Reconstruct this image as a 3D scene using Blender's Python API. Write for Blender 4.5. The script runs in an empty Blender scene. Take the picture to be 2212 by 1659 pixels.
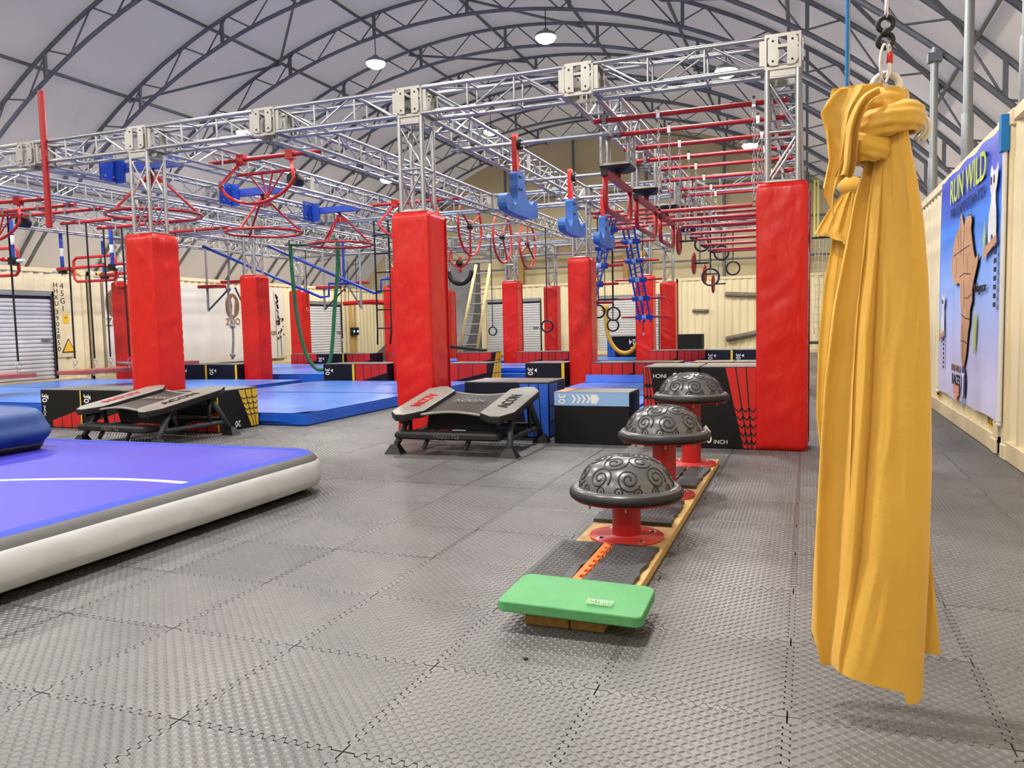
import bpy, bmesh, math, random
from mathutils import Vector, Matrix, noise
R = random.Random(7)
PI = math.pi
SC = bpy.context.scene
COL = SC.collection
# ---------------------------------------------------------------- camera
def cam():
    f, yaw, pitch, roll, h = 1697.64, 0.3596, 0.0737, -0.0226, 1.2363
    cy, sy, cp, sp, cr, sr = math.cos(yaw), math.sin(yaw), math.cos(pitch), math.sin(pitch), math.cos(roll), math.sin(roll)
    fwd = Vector((-sy*cp, cy*cp, -sp)); right = Vector((cy, sy, 0)); up = right.cross(fwd)
    r2 = right*cr + up*sr; u2 = -right*sr + up*cr
    d = bpy.data.cameras.new('camera'); d.sensor_width = 36; d.sensor_fit = 'HORIZONTAL'
    d.lens = f/2212*36; d.clip_start = .05; d.clip_end = 200
    o = bpy.data.objects.new('camera', d); COL.objects.link(o)
    m = Matrix((r2, u2, -fwd)).transposed().to_4x4(); m.translation = (0, 0, h)
    o.matrix_world = m; SC.camera = o
cam()
W = bpy.data.worlds.new('world'); SC.world = W; W.use_nodes = True
W.node_tree.nodes['Background'].inputs[0].default_value = (.75, .8, .9, 1)
W.node_tree.nodes['Background'].inputs[1].default_value = 1.0
SC.view_settings.view_transform = 'Standard'; SC.view_settings.look = 'None'
SC.view_settings.exposure = 0.42; SC.view_settings.gamma = 1.0; SC.view_settings.use_curve_mapping = False
W.cycles.sampling_method = 'NONE'
for k_, v_ in dict(max_bounces=4, diffuse_bounces=3, glossy_bounces=2, transmission_bounces=3, caustics_reflective=False, caustics_refractive=False).items(): setattr(SC.cycles, k_, v_)
SC.cycles.adaptive_threshold = .05; SC.cycles.use_light_tree = False
LAMP_POWER = 210
LAMP_ROWS = (-5.2, 2.5, 10.2, 17.9, 25.6)
LAMP_COLS = (-14.3, -10.2, -5.7, -1.65)
# ---------------------------------------------------------------- materials
def lin(c):
    return tuple((v/255/12.92 if v/255 <= .04045 else ((v/255+.055)/1.055)**2.4) for v in c)
MAT = {}
def mat(name, rgb, rough=.5, metal=0., var=.0, vs=3., bump=.0, bs=20., rnd=.0, spec=.5, sheen=0, stretch=None, em=0):
    m = bpy.data.materials.new(name); m.use_nodes = True; MAT[name] = m
    nt = m.node_tree; b = nt.nodes['Principled BSDF']; L = nt.links
    c = lin(rgb) + (1,)
    b.inputs['Base Color'].default_value = c; b.inputs['Roughness'].default_value = rough
    b.inputs['Metallic'].default_value = metal; b.inputs['Specular IOR Level'].default_value = spec
    if sheen: b.inputs['Sheen Weight'].default_value = sheen
    if em:
        b.inputs['Emission Color'].default_value = c; b.inputs['Emission Strength'].default_value = em
    tc = None
    if var or bump:
        tc = nt.nodes.new('ShaderNodeTexCoord'); src = tc.outputs['Object']
        if stretch:
            mp = nt.nodes.new('ShaderNodeMapping'); mp.inputs['Scale'].default_value = stretch
            L.new(src, mp.inputs[0]); src = mp.outputs[0]
    if var:
        n = nt.nodes.new('ShaderNodeTexNoise'); n.inputs['Scale'].default_value = vs; n.inputs['Detail'].default_value = 3
        L.new(src, n.inputs['Vector'])
        mr = nt.nodes.new('ShaderNodeMapRange'); mr.inputs[1].default_value = .3; mr.inputs[2].default_value = .7
        mr.inputs[3].default_value = 1-var; mr.inputs[4].default_value = 1+var
        L.new(n.outputs['Fac'], mr.inputs[0]); fac = mr.outputs[0]
        hs = nt.nodes.new('ShaderNodeHueSaturation'); hs.inputs['Color'].default_value = c
        L.new(fac, hs.inputs['Value']); out = hs
        L.new(hs.outputs[0], b.inputs['Base Color'])
    if rnd:
        oi = nt.nodes.new('ShaderNodeObjectInfo')
        m2 = nt.nodes.new('ShaderNodeMapRange'); m2.inputs[3].default_value = 1-rnd; m2.inputs[4].default_value = 1+rnd
        L.new(oi.outputs['Random'], m2.inputs[0])
        h2 = nt.nodes.new('ShaderNodeHueSaturation'); h2.inputs['Color'].default_value = c
        if var: L.new(out.outputs[0], h2.inputs['Color'])
        L.new(m2.outputs[0], h2.inputs['Value']); L.new(h2.outputs[0], b.inputs['Base Color'])
    if bump:
        n2 = nt.nodes.new('ShaderNodeTexNoise'); n2.inputs['Scale'].default_value = bs; n2.inputs['Detail'].default_value = 2
        L.new(src, n2.inputs['Vector'])
        bp = nt.nodes.new('ShaderNodeBump'); bp.inputs['Strength'].default_value = bump; bp.inputs['Distance'].default_value = .02
        L.new(n2.outputs['Fac'], bp.inputs['Height']); L.new(bp.outputs[0], b.inputs['Normal'])
    return m
mat('alu', (176,177,180), .36, .9, .06, 8)
mat('aluplate', (176,174,168), .42, .7, .08, 6)
mat('aludark', (150,150,155), .4, .8)
mat('steel', (112,116,124), .5, .55, .12, 4)
mat('galv', (150,155,158), .5, .5, .1, 6)
mat('chrome', (210,210,212), .2, 1.)
mat('redvinyl', (204,22,16), .33, 0, .05, 2.5, .9, 5, .03, stretch=(1.4,1.4,.7))
mat('redpaint', (172,22,28), .38, 0, .04, 8)
mat('redbright', (200,32,34), .35)
mat('redwood', (176,92,84), .7, 0, .16, 7, stretch=(6,1,1))
mat('bluepaint', (28,66,170), .4, 0, .05, 6)
mat('bluehook', (44,98,176), .5, 0, .08, 9)
mat('bluevinyl', (26,92,208), .34, 0, .06, 2, .3, 5, .03)
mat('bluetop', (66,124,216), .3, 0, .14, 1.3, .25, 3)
mat('purple', (56,50,178), .5, 0, .04, 2, .06, 30)
mat('blueborder', (16,52,178), .6)
mat('whitevinyl', (206,208,212), .4, 0, .04, 3, .6, 5)
mat('greyband', (96,96,96), .6, 0, .08, 8)
mat('bagblue', (24,66,128), .55, 0, .12, 4, .4, 6)
mat('black', (11,11,13), .5, 0, .1, 6)
mat('blackrub', (17,17,18), .6, 0, .12, 12)
mat('boxblack', (10,10,13), .6, 0, .08, 4, spec=.3)
mat('boxnavy', (11,14,34), .6, spec=.3)
mat('boxred', (196,26,24), .5)
mat('boxyellow', (228,190,40), .5)
mat('boxblue', (36,92,200), .5)
mat('boxsky', (138,178,226), .5)
mat('boxtop', (112,110,108), .6, 0, .18, 5)
mat('padgrey', (138,137,130), .42, 0, .12, 3, .1, 12)
mat('trampmat', (58,57,55), .6, 0, .25, 6, stretch=(1,9,1))
mat('white', (232,232,230), .5)
mat('whiteplast', (228,226,222), .3)
mat('greypaint', (62,64,70), .5, .3)
mat('tile', (97,96,97), .4, 0, .16, 2.4, 0, 60, .09, .6)
mat('tilegap', (8,8,8), .9)
def fabric_mat(name, rgb, trans):
    # white architectural membrane: lets some daylight through
    m = mat(name, rgb, .85, 0, .03, .6); nt = m.node_tree; b = nt.nodes['Principled BSDF']; out = nt.nodes['Material Output']
    tr = nt.nodes.new('ShaderNodeBsdfTranslucent'); tr.inputs[0].default_value = lin(rgb)+(1,); mx = nt.nodes.new('ShaderNodeMixShader'); mx.inputs[0].default_value = trans
    nt.links.new(b.outputs[0], mx.inputs[1]); nt.links.new(tr.outputs[0], mx.inputs[2]); nt.links.new(mx.outputs[0], out.inputs[0])
mat('gable', (205,193,158), .85, 0, .05, .8)
fabric_mat('fabric', (205,197,190), .28)
mat('container', (236,223,184), .55, 0, .05, .7, .06, 3)
mat('contrail', (228,212,172), .55, 0, .06, 2)
mat('concrete', (190,180,160), .8, 0, .1, 5)
mat('doorslat', (214,214,216), .45, .1, .04, 3)
mat('stripgrey', (58,58,60), .5, 0, .1, 6, .15, 60)
mat('doordark', (60,62,70), .5, .4)
mat('plywood', (196,160,96), .7, 0, .16, 3, stretch=(1,1,.25))
mat('wood', (208,172,112), .65, 0, .14, 9, stretch=(4,.6,4))
mat('woodold', (158,124,72), .75, 0, .2, 9, stretch=(4,.6,4))
mat('log', (128,120,108), .85, 0, .25, 8)
mat('ladderwood', (222,208,150), .7, 0, .1, 5)
mat('dome', (98,98,100), .28, .25, .10, 7)
mat('domegroove', (34,34,36), .5)
mat('redplate', (196,56,54), .35, 0, .06, 6)
mat('green', (84,156,98), .65, 0, .06, 9, .1, 60)
mat('greenprint', (190,232,190), .7)
mat('orange', (244,120,60), .7)
mat('silk', (220,170,60), .6, 0, .05, 4, .05, 60, sheen=.3)
mat('goldcloth', (190,152,60), .7)
mat('hose', (24,104,66), .55, 0, .15, 20)
mat('strap', (18,18,18), .7)
mat('rope', (150,144,138), .85, 0, .2, 30)
mat('bluerope', (20,120,190), .7)
mat('yellowstrap', (214,206,120), .7)
mat('bannerwhite', (226,220,206), .6, 0, .04, 1, .12, 2)
mat('brownprint', (128,92,60), .7)
mat('giraffe', (60,36,24), .7)
mat('tan', (196,150,112), .7, 0, .06, 4)
mat('lime', (190,208,84), .7)
mat('skyink', (46,66,130), .7)
mat('yellowlbl', (236,186,40), .6)
mat('ink', (24,22,24), .7)
mat('salmon', (222,150,130), .6)
mat('netcord', (196,190,170), .8)
mat('warped', (84,84,86), .55, 0, .2, 3)
mat('ledblue', (120,190,255), .4, em=3)
# lamp lens
mat('lens', (255,244,226), .4, em=28)
for k_ in ('lens', 'ledblue'): MAT[k_].cycles.emission_sampling = 'NONE'
# banner sky print: deep blue at the top fading to pale lilac, printed on the sheet itself
def banner_mat():
    m = mat('bannersky', (120,140,230), .45); nt = m.node_tree; L = nt.links; b = nt.nodes['Principled BSDF']
    tc = nt.nodes.new('ShaderNodeTexCoord'); sp = nt.nodes.new('ShaderNodeSeparateXYZ'); L.new(tc.outputs['Object'], sp.inputs[0])
    n = nt.nodes.new('ShaderNodeTexNoise'); n.inputs['Scale'].default_value = 1.4; n.inputs['Detail'].default_value = 5; L.new(tc.outputs['Object'], n.inputs[0])
    ma = nt.nodes.new('ShaderNodeMath'); ma.operation = 'MULTIPLY_ADD'; ma.inputs[1].default_value = .5; L.new(n.outputs[0], ma.inputs[0]); L.new(sp.outputs[2], ma.inputs[2])
    mr = nt.nodes.new('ShaderNodeMapRange'); mr.inputs[1].default_value = .2; mr.inputs[2].default_value = 2.85; L.new(ma.outputs[0], mr.inputs[0])
    cr = nt.nodes.new('ShaderNodeValToRGB'); e = cr.color_ramp.elements
    e[0].position = 0; e[0].color = lin((226,222,240))+(1,); e[1].position = 1; e[1].color = lin((16,60,196))+(1,)
    for p, c in ((.3,(206,208,248)),(.6,(140,182,252)),(.85,(56,140,246))):
        x = e.new(p); x.color = lin(c)+(1,)
    L.new(mr.outputs[0], cr.inputs[0]); L.new(cr.outputs[0], b.inputs['Base Color'])
    bp = nt.nodes.new('ShaderNodeBump'); bp.inputs['Strength'].default_value = .3; L.new(n.outputs[0], bp.inputs['Height']); L.new(bp.outputs[0], b.inputs['Normal'])
banner_mat()
def hazard_mat():
    m = mat('hazard', (236,190,30), .6); nt = m.node_tree; L = nt.links; b = nt.nodes['Principled BSDF']
    tc = nt.nodes.new('ShaderNodeTexCoord'); w = nt.nodes.new('ShaderNodeTexWave'); w.bands_direction = 'DIAGONAL'; w.inputs['Scale'].default_value = 2.2
    L.new(tc.outputs['Object'], w.inputs[0]); cr = nt.nodes.new('ShaderNodeValToRGB'); cr.color_ramp.interpolation = 'CONSTANT'
    cr.color_ramp.elements[0].color = (.01,.01,.01,1); cr.color_ramp.elements[1].position = .5; cr.color_ramp.elements[1].color = lin((236,190,30))+(1,)
    L.new(w.outputs['Color'], cr.inputs[0]); L.new(cr.outputs[0], b.inputs['Base Color'])
hazard_mat()
# ---------------------------------------------------------------- lettering meshes, made first
TX = {}
def txt_mesh(s, bold=0.0, ext=.002):
    k = (s, bold)
    if k in TX: return TX[k]
    c = bpy.data.curves.new('lettering', 'FONT'); c.body = s; c.align_x = 'CENTER'; c.align_y = 'CENTER'
    c.offset = bold; c.extrude = ext; c.resolution_u = 3
    o = bpy.data.objects.new('lettering', c); COL.objects.link(o)
    bpy.context.view_layer.update()
    me = bpy.data.meshes.new_from_object(o.evaluated_get(bpy.context.evaluated_depsgraph_get()))
    bpy.data.objects.remove(o); bpy.data.curves.remove(c)
    TX[k] = me; return me
for s_ in ('ACON','NO STEP','FREESTYLE','30','INCH','20','24','RUN WILD','FORZEAROCKSWATCH','RACES','ZOO','For','tion','45G1','ONLY','FT ONLY','EXPERT','Gardener','LIFT','Madagascar','T','4','5','G','1','H','X','U','3','9','0','2','8'):
    txt_mesh(s_, .012 if s_ in ('ACON','30','20','24','RACES','RUN WILD','EXPERT') else 0)
# ---------------------------------------------------------------- builders
class MB:
    def __init__(s): s.v = []; s.f = []; s.sm = []
    def add(s, vs, fs, sm=False):
        n = len(s.v); s.v += [tuple(v) for v in vs]; s.f += [tuple(i+n for i in f) for f in fs]; s.sm += [sm]*len(fs); return s
    def box(s, a, b, M=None):
        x0,y0,z0 = a; x1,y1,z1 = b
        vs = [Vector(p) for p in ((x0,y0,z0),(x1,y0,z0),(x1,y1,z0),(x0,y1,z0),(x0,y0,z1),(x1,y0,z1),(x1,y1,z1),(x0,y1,z1))]
        if M: vs = [M @ v for v in vs]
        return s.add(vs, [(0,3,2,1),(4,5,6,7),(0,1,5,4),(1,2,6,5),(2,3,7,6),(3,0,4,7)])
    def bbox(s, a, b, r=.01, M=None):      # chamfered box
        x0,y0,z0 = a; x1,y1,z1 = b; ring = []
        for z, i in ((z0, r), (z0+r, 0), (z1-r, 0), (z1, r)):
            X0,X1,Y0,Y1 = x0+i,x1-i,y0+i,y1-i
            ring.append([(X0+r,Y0,z),(X1-r,Y0,z),(X1,Y0+r,z),(X1,Y1-r,z),(X1-r,Y1,z),(X0+r,Y1,z),(X0,Y1-r,z),(X0,Y0+r,z)])
        return s.loft(ring, M=M)
    def loft(s, rings, caps=True, closed=True, sm=False, M=None):
        n = len(rings[0]); vs = [Vector(p) for r in rings for p in r]
        if M: vs = [M @ v for v in vs]
        fs = []
        for k in range(len(rings)-1):
            for i in range(n if closed else n-1):
                j = (i+1) % n; fs.append((k*n+i, k*n+j, (k+1)*n+j, (k+1)*n+i))
        s.add(vs, fs, sm)
        if caps:
            o = len(s.v)-len(vs); s.f.append(tuple(o+i for i in reversed(range(n)))); s.f.append(tuple(o+(len(rings)-1)*n+i for i in range(n))); s.sm += [False, False]
        return s
    def cyl(s, p, q, r, n=10, r2=None):
        return s.tube([p, q], r, n, rs=[r, r if r2 is None else r2])
    def tube(s, path, r, n=8, closed=False, rs=None, caps=True):
        P = [Vector(p) for p in path]; N = len(P); rings = []; up = None
        for i in range(N):
            if closed: t = P[(i+1) % N]-P[i-1]
            else: t = P[min(i+1, N-1)]-P[max(i-1, 0)]
            t.normalize()
            if up is None:
                up = Vector((0,0,1)) if abs(t.z) < .9 else Vector((1,0,0))
            a = up-t*up.dot(t)
            if a.length < 1e-4: a = t.orthogonal()
            a.normalize(); up = a; b = t.cross(a); rr = rs[i] if rs else r
            rings.append([P[i]+a*math.cos(2*PI*k/n)*rr+b*math.sin(2*PI*k/n)*rr for k in range(n)])
        if closed: rings.append(rings[0])
        return s.loft(rings, caps=caps and not closed, sm=True)
    def lathe(s, prof, n=32, c=(0,0,0), M=None, sm=True):
        vs = []; fs = []; m = len(prof)
        for k in range(n):
            a = 2*PI*k/n
            for r, z in prof: vs.append(Vector((c[0]+r*math.cos(a), c[1]+r*math.sin(a), c[2]+z)))
        if M: vs = [M @ v for v in vs]
        for k in range(n):
            j = (k+1) % n
            for i in range(m-1): fs.append((k*m+i, j*m+i, j*m+i+1, k*m+i+1))
        return s.add(vs, fs, sm)
    def prism(s, pts, M, t):               # 2D outline in the local XY of M, thickness t along its Z
        n = len(pts); vs = [M @ Vector((x,y,0)) for x,y in pts]+[M @ Vector((x,y,t)) for x,y in pts]
        return s.add(vs, [tuple(reversed(range(n))), tuple(range(n, 2*n))]+[(i,(i+1)%n,(i+1)%n+n,i+n) for i in range(n)])
    def sphere(s, c, r, n=10, sc=(1,1,1)):
        prof = [(r*math.sin(PI*i/n)*1.0+1e-5, -r*math.cos(PI*i/n)) for i in range(n+1)]
        return s.lathe(prof, n*2, M=Matrix.Translation(c) @ Matrix.Diagonal((*sc,1)))
    def torus(s, c, Rr, r, axis='Z', n=28, m=8, a0=0, a1=2*PI):
        full = abs(a1-a0-2*PI) < 1e-6; pts = []
        for k in range(n+(0 if full else 1)):
            a = a0+(a1-a0)*k/n; u, v = Rr*math.cos(a), Rr*math.sin(a)
            pts.append(Vector(c)+Vector({'Z':(u,v,0),'X':(0,u,v),'Y':(u,0,v)}[axis]))
        return s.tube(pts, r, m, closed=full)
    def mesh(s, name, m=None):
        me = bpy.data.meshes.new(name); me.from_pydata(s.v, [], s.f)
        me.polygons.foreach_set('use_smooth', s.sm)
        if m: me.materials.append(MAT[m])
        me.update(); return me
    def build(s, name, m, parent=None, w=False):
        if w and parent:
            L = parent['_o'] if '_o' in parent.keys() else parent.location
            s.v = [(x-L[0], y-L[1], z-L[2]) for x,y,z in s.v]
        return put(name, s.mesh(name, m), parent)
def put(name, me, parent=None, M=None):
    o = bpy.data.objects.new(name, me); COL.objects.link(o)
    if parent: o.parent = parent
    if M is not None: o.matrix_local = M
    return o
def tag(o, label=None, cat=None, group=None, kind=None):
    if label: o['label'] = label
    if cat: o['category'] = cat
    if group: o['group'] = group
    if kind: o['kind'] = kind
    return o
def thing(name, label, cat, loc=(0,0,0), rz=0, group=None):
    o = bpy.data.objects.new(name, None); COL.objects.link(o); o.location = loc; o.rotation_euler = (0,0,rz); o.empty_display_size = .1
    return tag(o, label, cat, group)
def copy_tree(o, parent=None):
    c = o.copy(); COL.objects.link(c); c.parent = parent
    for ch in o.children: copy_tree(ch, c)
    return c
def dup(o, loc, rz=0, label=None, group=None):
    c = copy_tree(o); c.location = loc; c.rotation_euler = (0,0,rz); tag(c, label, None, group); return c
UC = {}
def bar(name, p, q, r, m, parent=None, n=10, w=False):   # round bar: one shared unit mesh, scaled
    k = (m, n)
    if k not in UC:
        UC[k] = MB().cyl((0,0,0), (0,0,1), 1, n).mesh('round_bar', m)
    p, q = Vector(p), Vector(q)
    if w and parent: p = p-parent.location; q = q-parent.location
    d = q-p; o = bpy.data.objects.new(name, UC[k]); COL.objects.link(o); o.parent = parent
    o.rotation_mode = 'QUATERNION'
    o.location = p; o.rotation_quaternion = Vector((0,0,1)).rotation_difference(d.normalized()); o.scale = (r, r, d.length)
    return o
UB = {}
def block(name, a, b, m, parent=None):                  # plain flat piece: shared unit cube, scaled
    if m not in UB: UB[m] = MB().box((-.5,-.5,-.5),(.5,.5,.5)).mesh('flat_piece', m)
    o = bpy.data.objects.new(name, UB[m]); COL.objects.link(o); o.parent = parent
    o.location = [(x+y)/2 for x,y in zip(a,b)]; o.scale = [abs(y-x) for x,y in zip(a,b)]
    return o
def letter(s, size, M, m, parent, name='lettering', sx=1.0):
    me0 = TX[[k for k in TX if k[0] == s][0]]; key = (s, m)
    if key not in UB:
        me = me0.copy(); me.materials.clear(); me.materials.append(MAT[m]); UB[key] = me
    o = put(name, UB[key], parent); o.matrix_local = M @ Matrix.Diagonal((size*sx, size, 1, 1)); return o
def FR(o, x, y):   # frame from origin and two axes
    x = Vector(x).normalized(); y = Vector(y).normalized(); z = x.cross(y)
    M = Matrix((x, y, z)).transposed().to_4x4(); M.translation = o; return M
def chaikin(P, it=2):
    for _ in range(it):
        Q = []
        for a, b in zip(P, P[1:]+P[:1]): Q += [(a[0]*.75+b[0]*.25, a[1]*.75+b[1]*.25), (a[0]*.25+b[0]*.75, a[1]*.25+b[1]*.75)]
        P = Q
    return P
def smooth(P, n=6):
    out = []; P = [Vector(p) for p in P]
    for i in range(len(P)-1):
        a, b, c, d = P[max(i-1,0)], P[i], P[i+1], P[min(i+2,len(P)-1)]
        for k in range(n):
            s = k/n; out.append(.5*((2*b)+(c-a)*s+(2*a-5*b+4*c-d)*s*s+(3*b-a-3*c+d)*s**3))
    return out+[P[-1]]
def struct(o): o['kind'] = 'structure'; return o
def rot(a, ax): return Matrix.Rotation(a, 4, ax)
ORD = ['first','second','third','fourth','fifth','sixth','seventh','eighth','ninth','tenth','eleventh','twelfth']
# ================================================================ THE SETTING
T = .61; TX0, TY0 = -1.2717, 1.9002
XL, XR, YF = -17.7, 1.6, 31.0            # inner faces of the container walls
ZC = 2.93                                # container top
# ---- floor: dark bed with interlocking rubber tiles
floor = struct(MB().box((-20.5,-9,-.2), (4.3,34,-.014)).build('floor', 'tilegap'))
def tile_mesh():
    n, d, g = 15, .0115, .0027; per = T/n; q = per/4
    wave = []
    for k in range(n):
        x = k*per
        wave += [(x+.12*per, -d), (x+.42*per, -d), (x+.58*per, d), (x+.88*per, d)]
    def inset(w, s): return [(x, y+s*g) for x, y in w]
    bot = [(x, y+g) for x, y in wave]; top = [(x, T+y-g) for x, y in wave]
    lef = [(y+g, x) for x, y in wave]; rig = [(T+y-g, x) for x, y in wave]
    w4 = slice(4, -4)
    out = [(g,g),(per,g)]+bot[w4]+[(T-per,g),(T-g,g),(T-g,per)]+rig[w4]+[(T-g,T-per),(T-g,T-g),(T-per,T-g)]+top[w4][::-1]+[(per,T-g),(g,T-g),(g,T-per)]+lef[w4][::-1]+[(g,per)]
    mb = MB(); N = len(out)
    mb.add([(x,y,0) for x,y in out]+[(x,y,-.014) for x,y in out], [tuple(range(N))]+[(i,i+N,(i+1)%N+N,(i+1)%N) for i in range(N)])
    a = T/26; l, w, h = .0152, .0052, .003
    base = [(-l,0,0),(-l*.5,w,0),(l*.5,w,0),(l,0,0),(l*.5,-w,0),(-l*.5,-w,0),(-l*.45,0,h),(l*.45,0,h)]
    fs = [(0,6,1),(1,6,7,2),(2,7,3),(3,7,4),(4,7,6,5),(5,6,0)]
    for i in range(1, 26):
        for j in range(1, 26):
            s = .7071*(1 if (i+j) % 2 else -1); cx, cy = i*a, j*a
            mb.add([(cx+x*.7071-y*s, cy+x*s+y*.7071, z) for x,y,z in base], fs)
    return mb.mesh('tile', 'tile')
TM = tile_mesh()
cand = []; rest = []
for i in range(-27, 5):
    for j in range(-4, 48):
        x, y = TX0+i*T, TY0+j*T
        if x+T > 1.9 or x < XL: continue
        cx, cy = x+T/2, y+T/2
        vis = cx > -1.36*cy-1.2 and cx < .22*cy+1.1 and cy > .6
        if vis and not (cx < -3.8 and cy < 4.9) and not (cx < -10): cand.append((math.hypot(cx, cy), x, y))
        else: rest.append((x, y))
cand.sort()
for k, (d, x, y) in enumerate(cand):
    if k >= 300: rest.append((x, y)); continue
    r = R.randrange(4); M = Matrix.Translation((x+T/2, y+T/2, R.uniform(-.0012, .0006))) @ rot(0, 'Z') @ Matrix.Translation((-T/2,-T/2,0))
    put('tile', TM, floor, M)
mb = MB()
for x, y in rest: mb.box((x+.002,y+.002,-.013), (x+T-.002,y+T-.002,0))
tag(mb.build('tile_field', 'tile', floor), kind='stuff')
# ---- roof
XM = -8.02; DY = 2.579; Y0 = 12.75
def zl(x): u = x-XM; return 8.725-.034228*u*u-5.852e-5*u**4
def zu(x): return zl(x)+.56
def arc(f, x0=-20.15, x1=4.1, n=48): return [(x0+(x1-x0)*i/n, f(x0+(x1-x0)*i/n)) for i in range(n+1)]
rp = arc(lambda x: zu(x)+.07)
rings = [[(x, y, z) for x, z in rp] for y in (-8.6, 33.0)]
mb = MB(); mb.loft(rings, caps=False, closed=False, sm=True)
struct(mb.build('ceiling', 'fabric'))
for nm, y in (('wall_back', 33.0), ('wall_front', -8.6)):
    pr = [(x, z) for x, z in rp]; pts = [(x, y, z) for x, z in pr]+[(4.1, y, 0), (-20.15, y, 0)]
    mb = MB(); mb.add(pts, [tuple(range(len(pts)))]); struct(mb.build(nm, 'gable'))
for nm, x in (('wall_left', -20.15), ('wall_right', 4.1)):
    mb = MB(); mb.box((x-.03,-8.6,0), (x+.03,33,3.1)); struct(mb.build(nm, 'gable'))
# arches
XN = [XM+2.55*n for n in range(-4, 5)]
for k in range(-2, 8):
    y = Y0+k*DY
    t = thing('roof_arch', 'grey tubular steel roof arch, %s from the camera' % ORD[k+2], 'arch', (XM, y, 0), 0, 'roof arches')
    lo = [(x-XM, 0, z) for x, z in arc(zl)]; hi = [(x-XM, 0, z) for x, z in arc(zu)]
    MB().tube(lo, .045, 8).build('lower_chord', 'steel', t); MB().tube(hi, .045, 8).build('upper_chord', 'steel', t)
    n = 34; xs = [-19.2+(22.4)*i/n for i in range(n+1)]
    for i in range(n):
        a, b = xs[i], xs[i+1]
        p = (a-XM, 0, zl(a) if i % 2 else zu(a)); q = (b-XM, 0, zu(b) if i % 2 else zl(b))
        bar('web_bar', p, q, .018, 'steel', t, 6)
    for x in XN:
        xx = x+.35
        block('splice_plate', (xx-XM-.035, -.03, zl(xx)), (xx-XM+.035, .03, zu(xx)), 'steel', t)
    if k <= 0:
        p = thing('roof_post', 'galvanised post standing on the right container, %s from the camera' % ORD[k+2], 'post', (1.665, y, ZC), 0, 'posts on the right container')
        bar('pole', (0,0,0), (0,0,zl(1.665)-ZC), .05, 'galv', p, 12); bar('base_sleeve', (0,0,0), (0,0,.55), .062, 'galv', p, 12)
        block('collar', (-.09,-.07,zl(1.665)-ZC-.2), (.09,.07,zl(1.665)-ZC-.08), 'steel', p)
for n, x in enumerate(XN):
    tag(bar('roof_purlin', (x, 6, zu(x)-.02), (x, 33, zu(x)-.02), .04, 'steel'), 'grey roof purlin tube running front to back, %s from the left' % ORD[n], 'purlin', 'roof purlins')
BR = [(-13.1,0,-10.6,1),(-10.6,1,-13.1,2),(-15.7,1,-13.1,2),(-8,2,-5.5,3),(-10.6,3,-8,4),(-5.5,1,-3,2),(-3,2,-.4,1),(-.4,0,2.1,1),(2.1,0,-.4,-1),(-3,4,-.4,3),(-5.5,4,-8,5),(-13.1,4,-15.7,5),(-.4,2,2.1,3),(2.1,-1,-.4,-2)]
for n, (xa, ka, xb, kb) in enumerate(BR):
    pn = lambda x: ORD[min(range(9), key=lambda q: abs(XN[q]-x))]
    tag(bar('roof_brace', (xa, Y0+ka*DY, zu(xa)-.1), (xb, Y0+kb*DY, zu(xb)-.1), .032, 'steel'), 'grey diagonal roof brace from %s arch at %s purlin to %s purlin' % (ORD[ka+2], pn(xa), pn(xb)), 'brace', 'roof braces')
# gable framing
for n, x in enumerate((-15.5,-12.4,-9.3,-6.2,-3.1,0)):
    tag(bar('gable_column', (x, 32.7, 2.9), (x, 32.7, zu(x)), .06, 'steel'), 'grey steel column on the far fabric wall, %s from the left' % ORD[n], 'column', 'gable columns')
for n, z in enumerate((3.7, 5.2, 6.7)):
    hw = [x for x, zz in rp if zz > z]
    tag(bar('gable_girt', (max(hw[0],-17.4), 32.6, z), (min(hw[-1],1.5), 32.6, z), .04, 'steel'), 'grey horizontal girt tube on the far wall, %s up' % ORD[n], 'girt', 'gable girts')
for n, x in enumerate((-11.6, -7.0)):
    tag(MB().bbox((x-.12, 32.2, 2.95), (x+.12, 32.45, 5.0), .01).build('timber_post', 'woodold'), 'weathered timber post above the far container, %s one' % ('left','right')[n], 'timber')
tag(MB().bbox((-12.5, 32.0, 4.3), (-6.2, 32.2, 4.5), .01).build('timber_beam', 'woodold'), 'long weathered timber beam across the far wall', 'timber')
# ---- lamps
def make_lamp():
    t = thing('pendant_lamp', '', 'lamp')
    bar('cord', (0,0,.16), (0,0,.62), .012, 'black', t, 6)
    MB().lathe([(.001,.16),(.06,.16),(.09,.1),(.2,.07),(.24,.03),(.24,-.02),(.22,-.03)], 28).build('housing', 'aludark', t)
    MB().lathe([(.001,-.17),(.1,-.155),(.19,-.11),(.235,-.05),(.238,-.02)], 28).build('lens', 'lens', t)
    d = bpy.data.lights.new('lamp_light', 'AREA'); d.shape = 'DISK'; d.size = .5; d.energy = LAMP_POWER; d.color = (1, .955, .89)
    o = bpy.data.objects.new('lamp_light', d); COL.objects.link(o); o.parent = t; o.location = (0,0,-.19)
    return t
lp = None
for j, y in enumerate(LAMP_ROWS):
    for i, x in enumerate(LAMP_COLS):
        lb = 'bright white high bay lamp, %s row from the camera, %s from the left' % (['nearest','second','third','fourth','farthest'][j], ORD[i])
        if lp is None: lp = make_lamp(); o = lp; tag(o, lb, None, 'high bay lamps')
        else: o = dup(lp, (0,0,0), 0, lb, 'high bay lamps')
        o.location = (x, y, zl(x)-.62)
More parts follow.
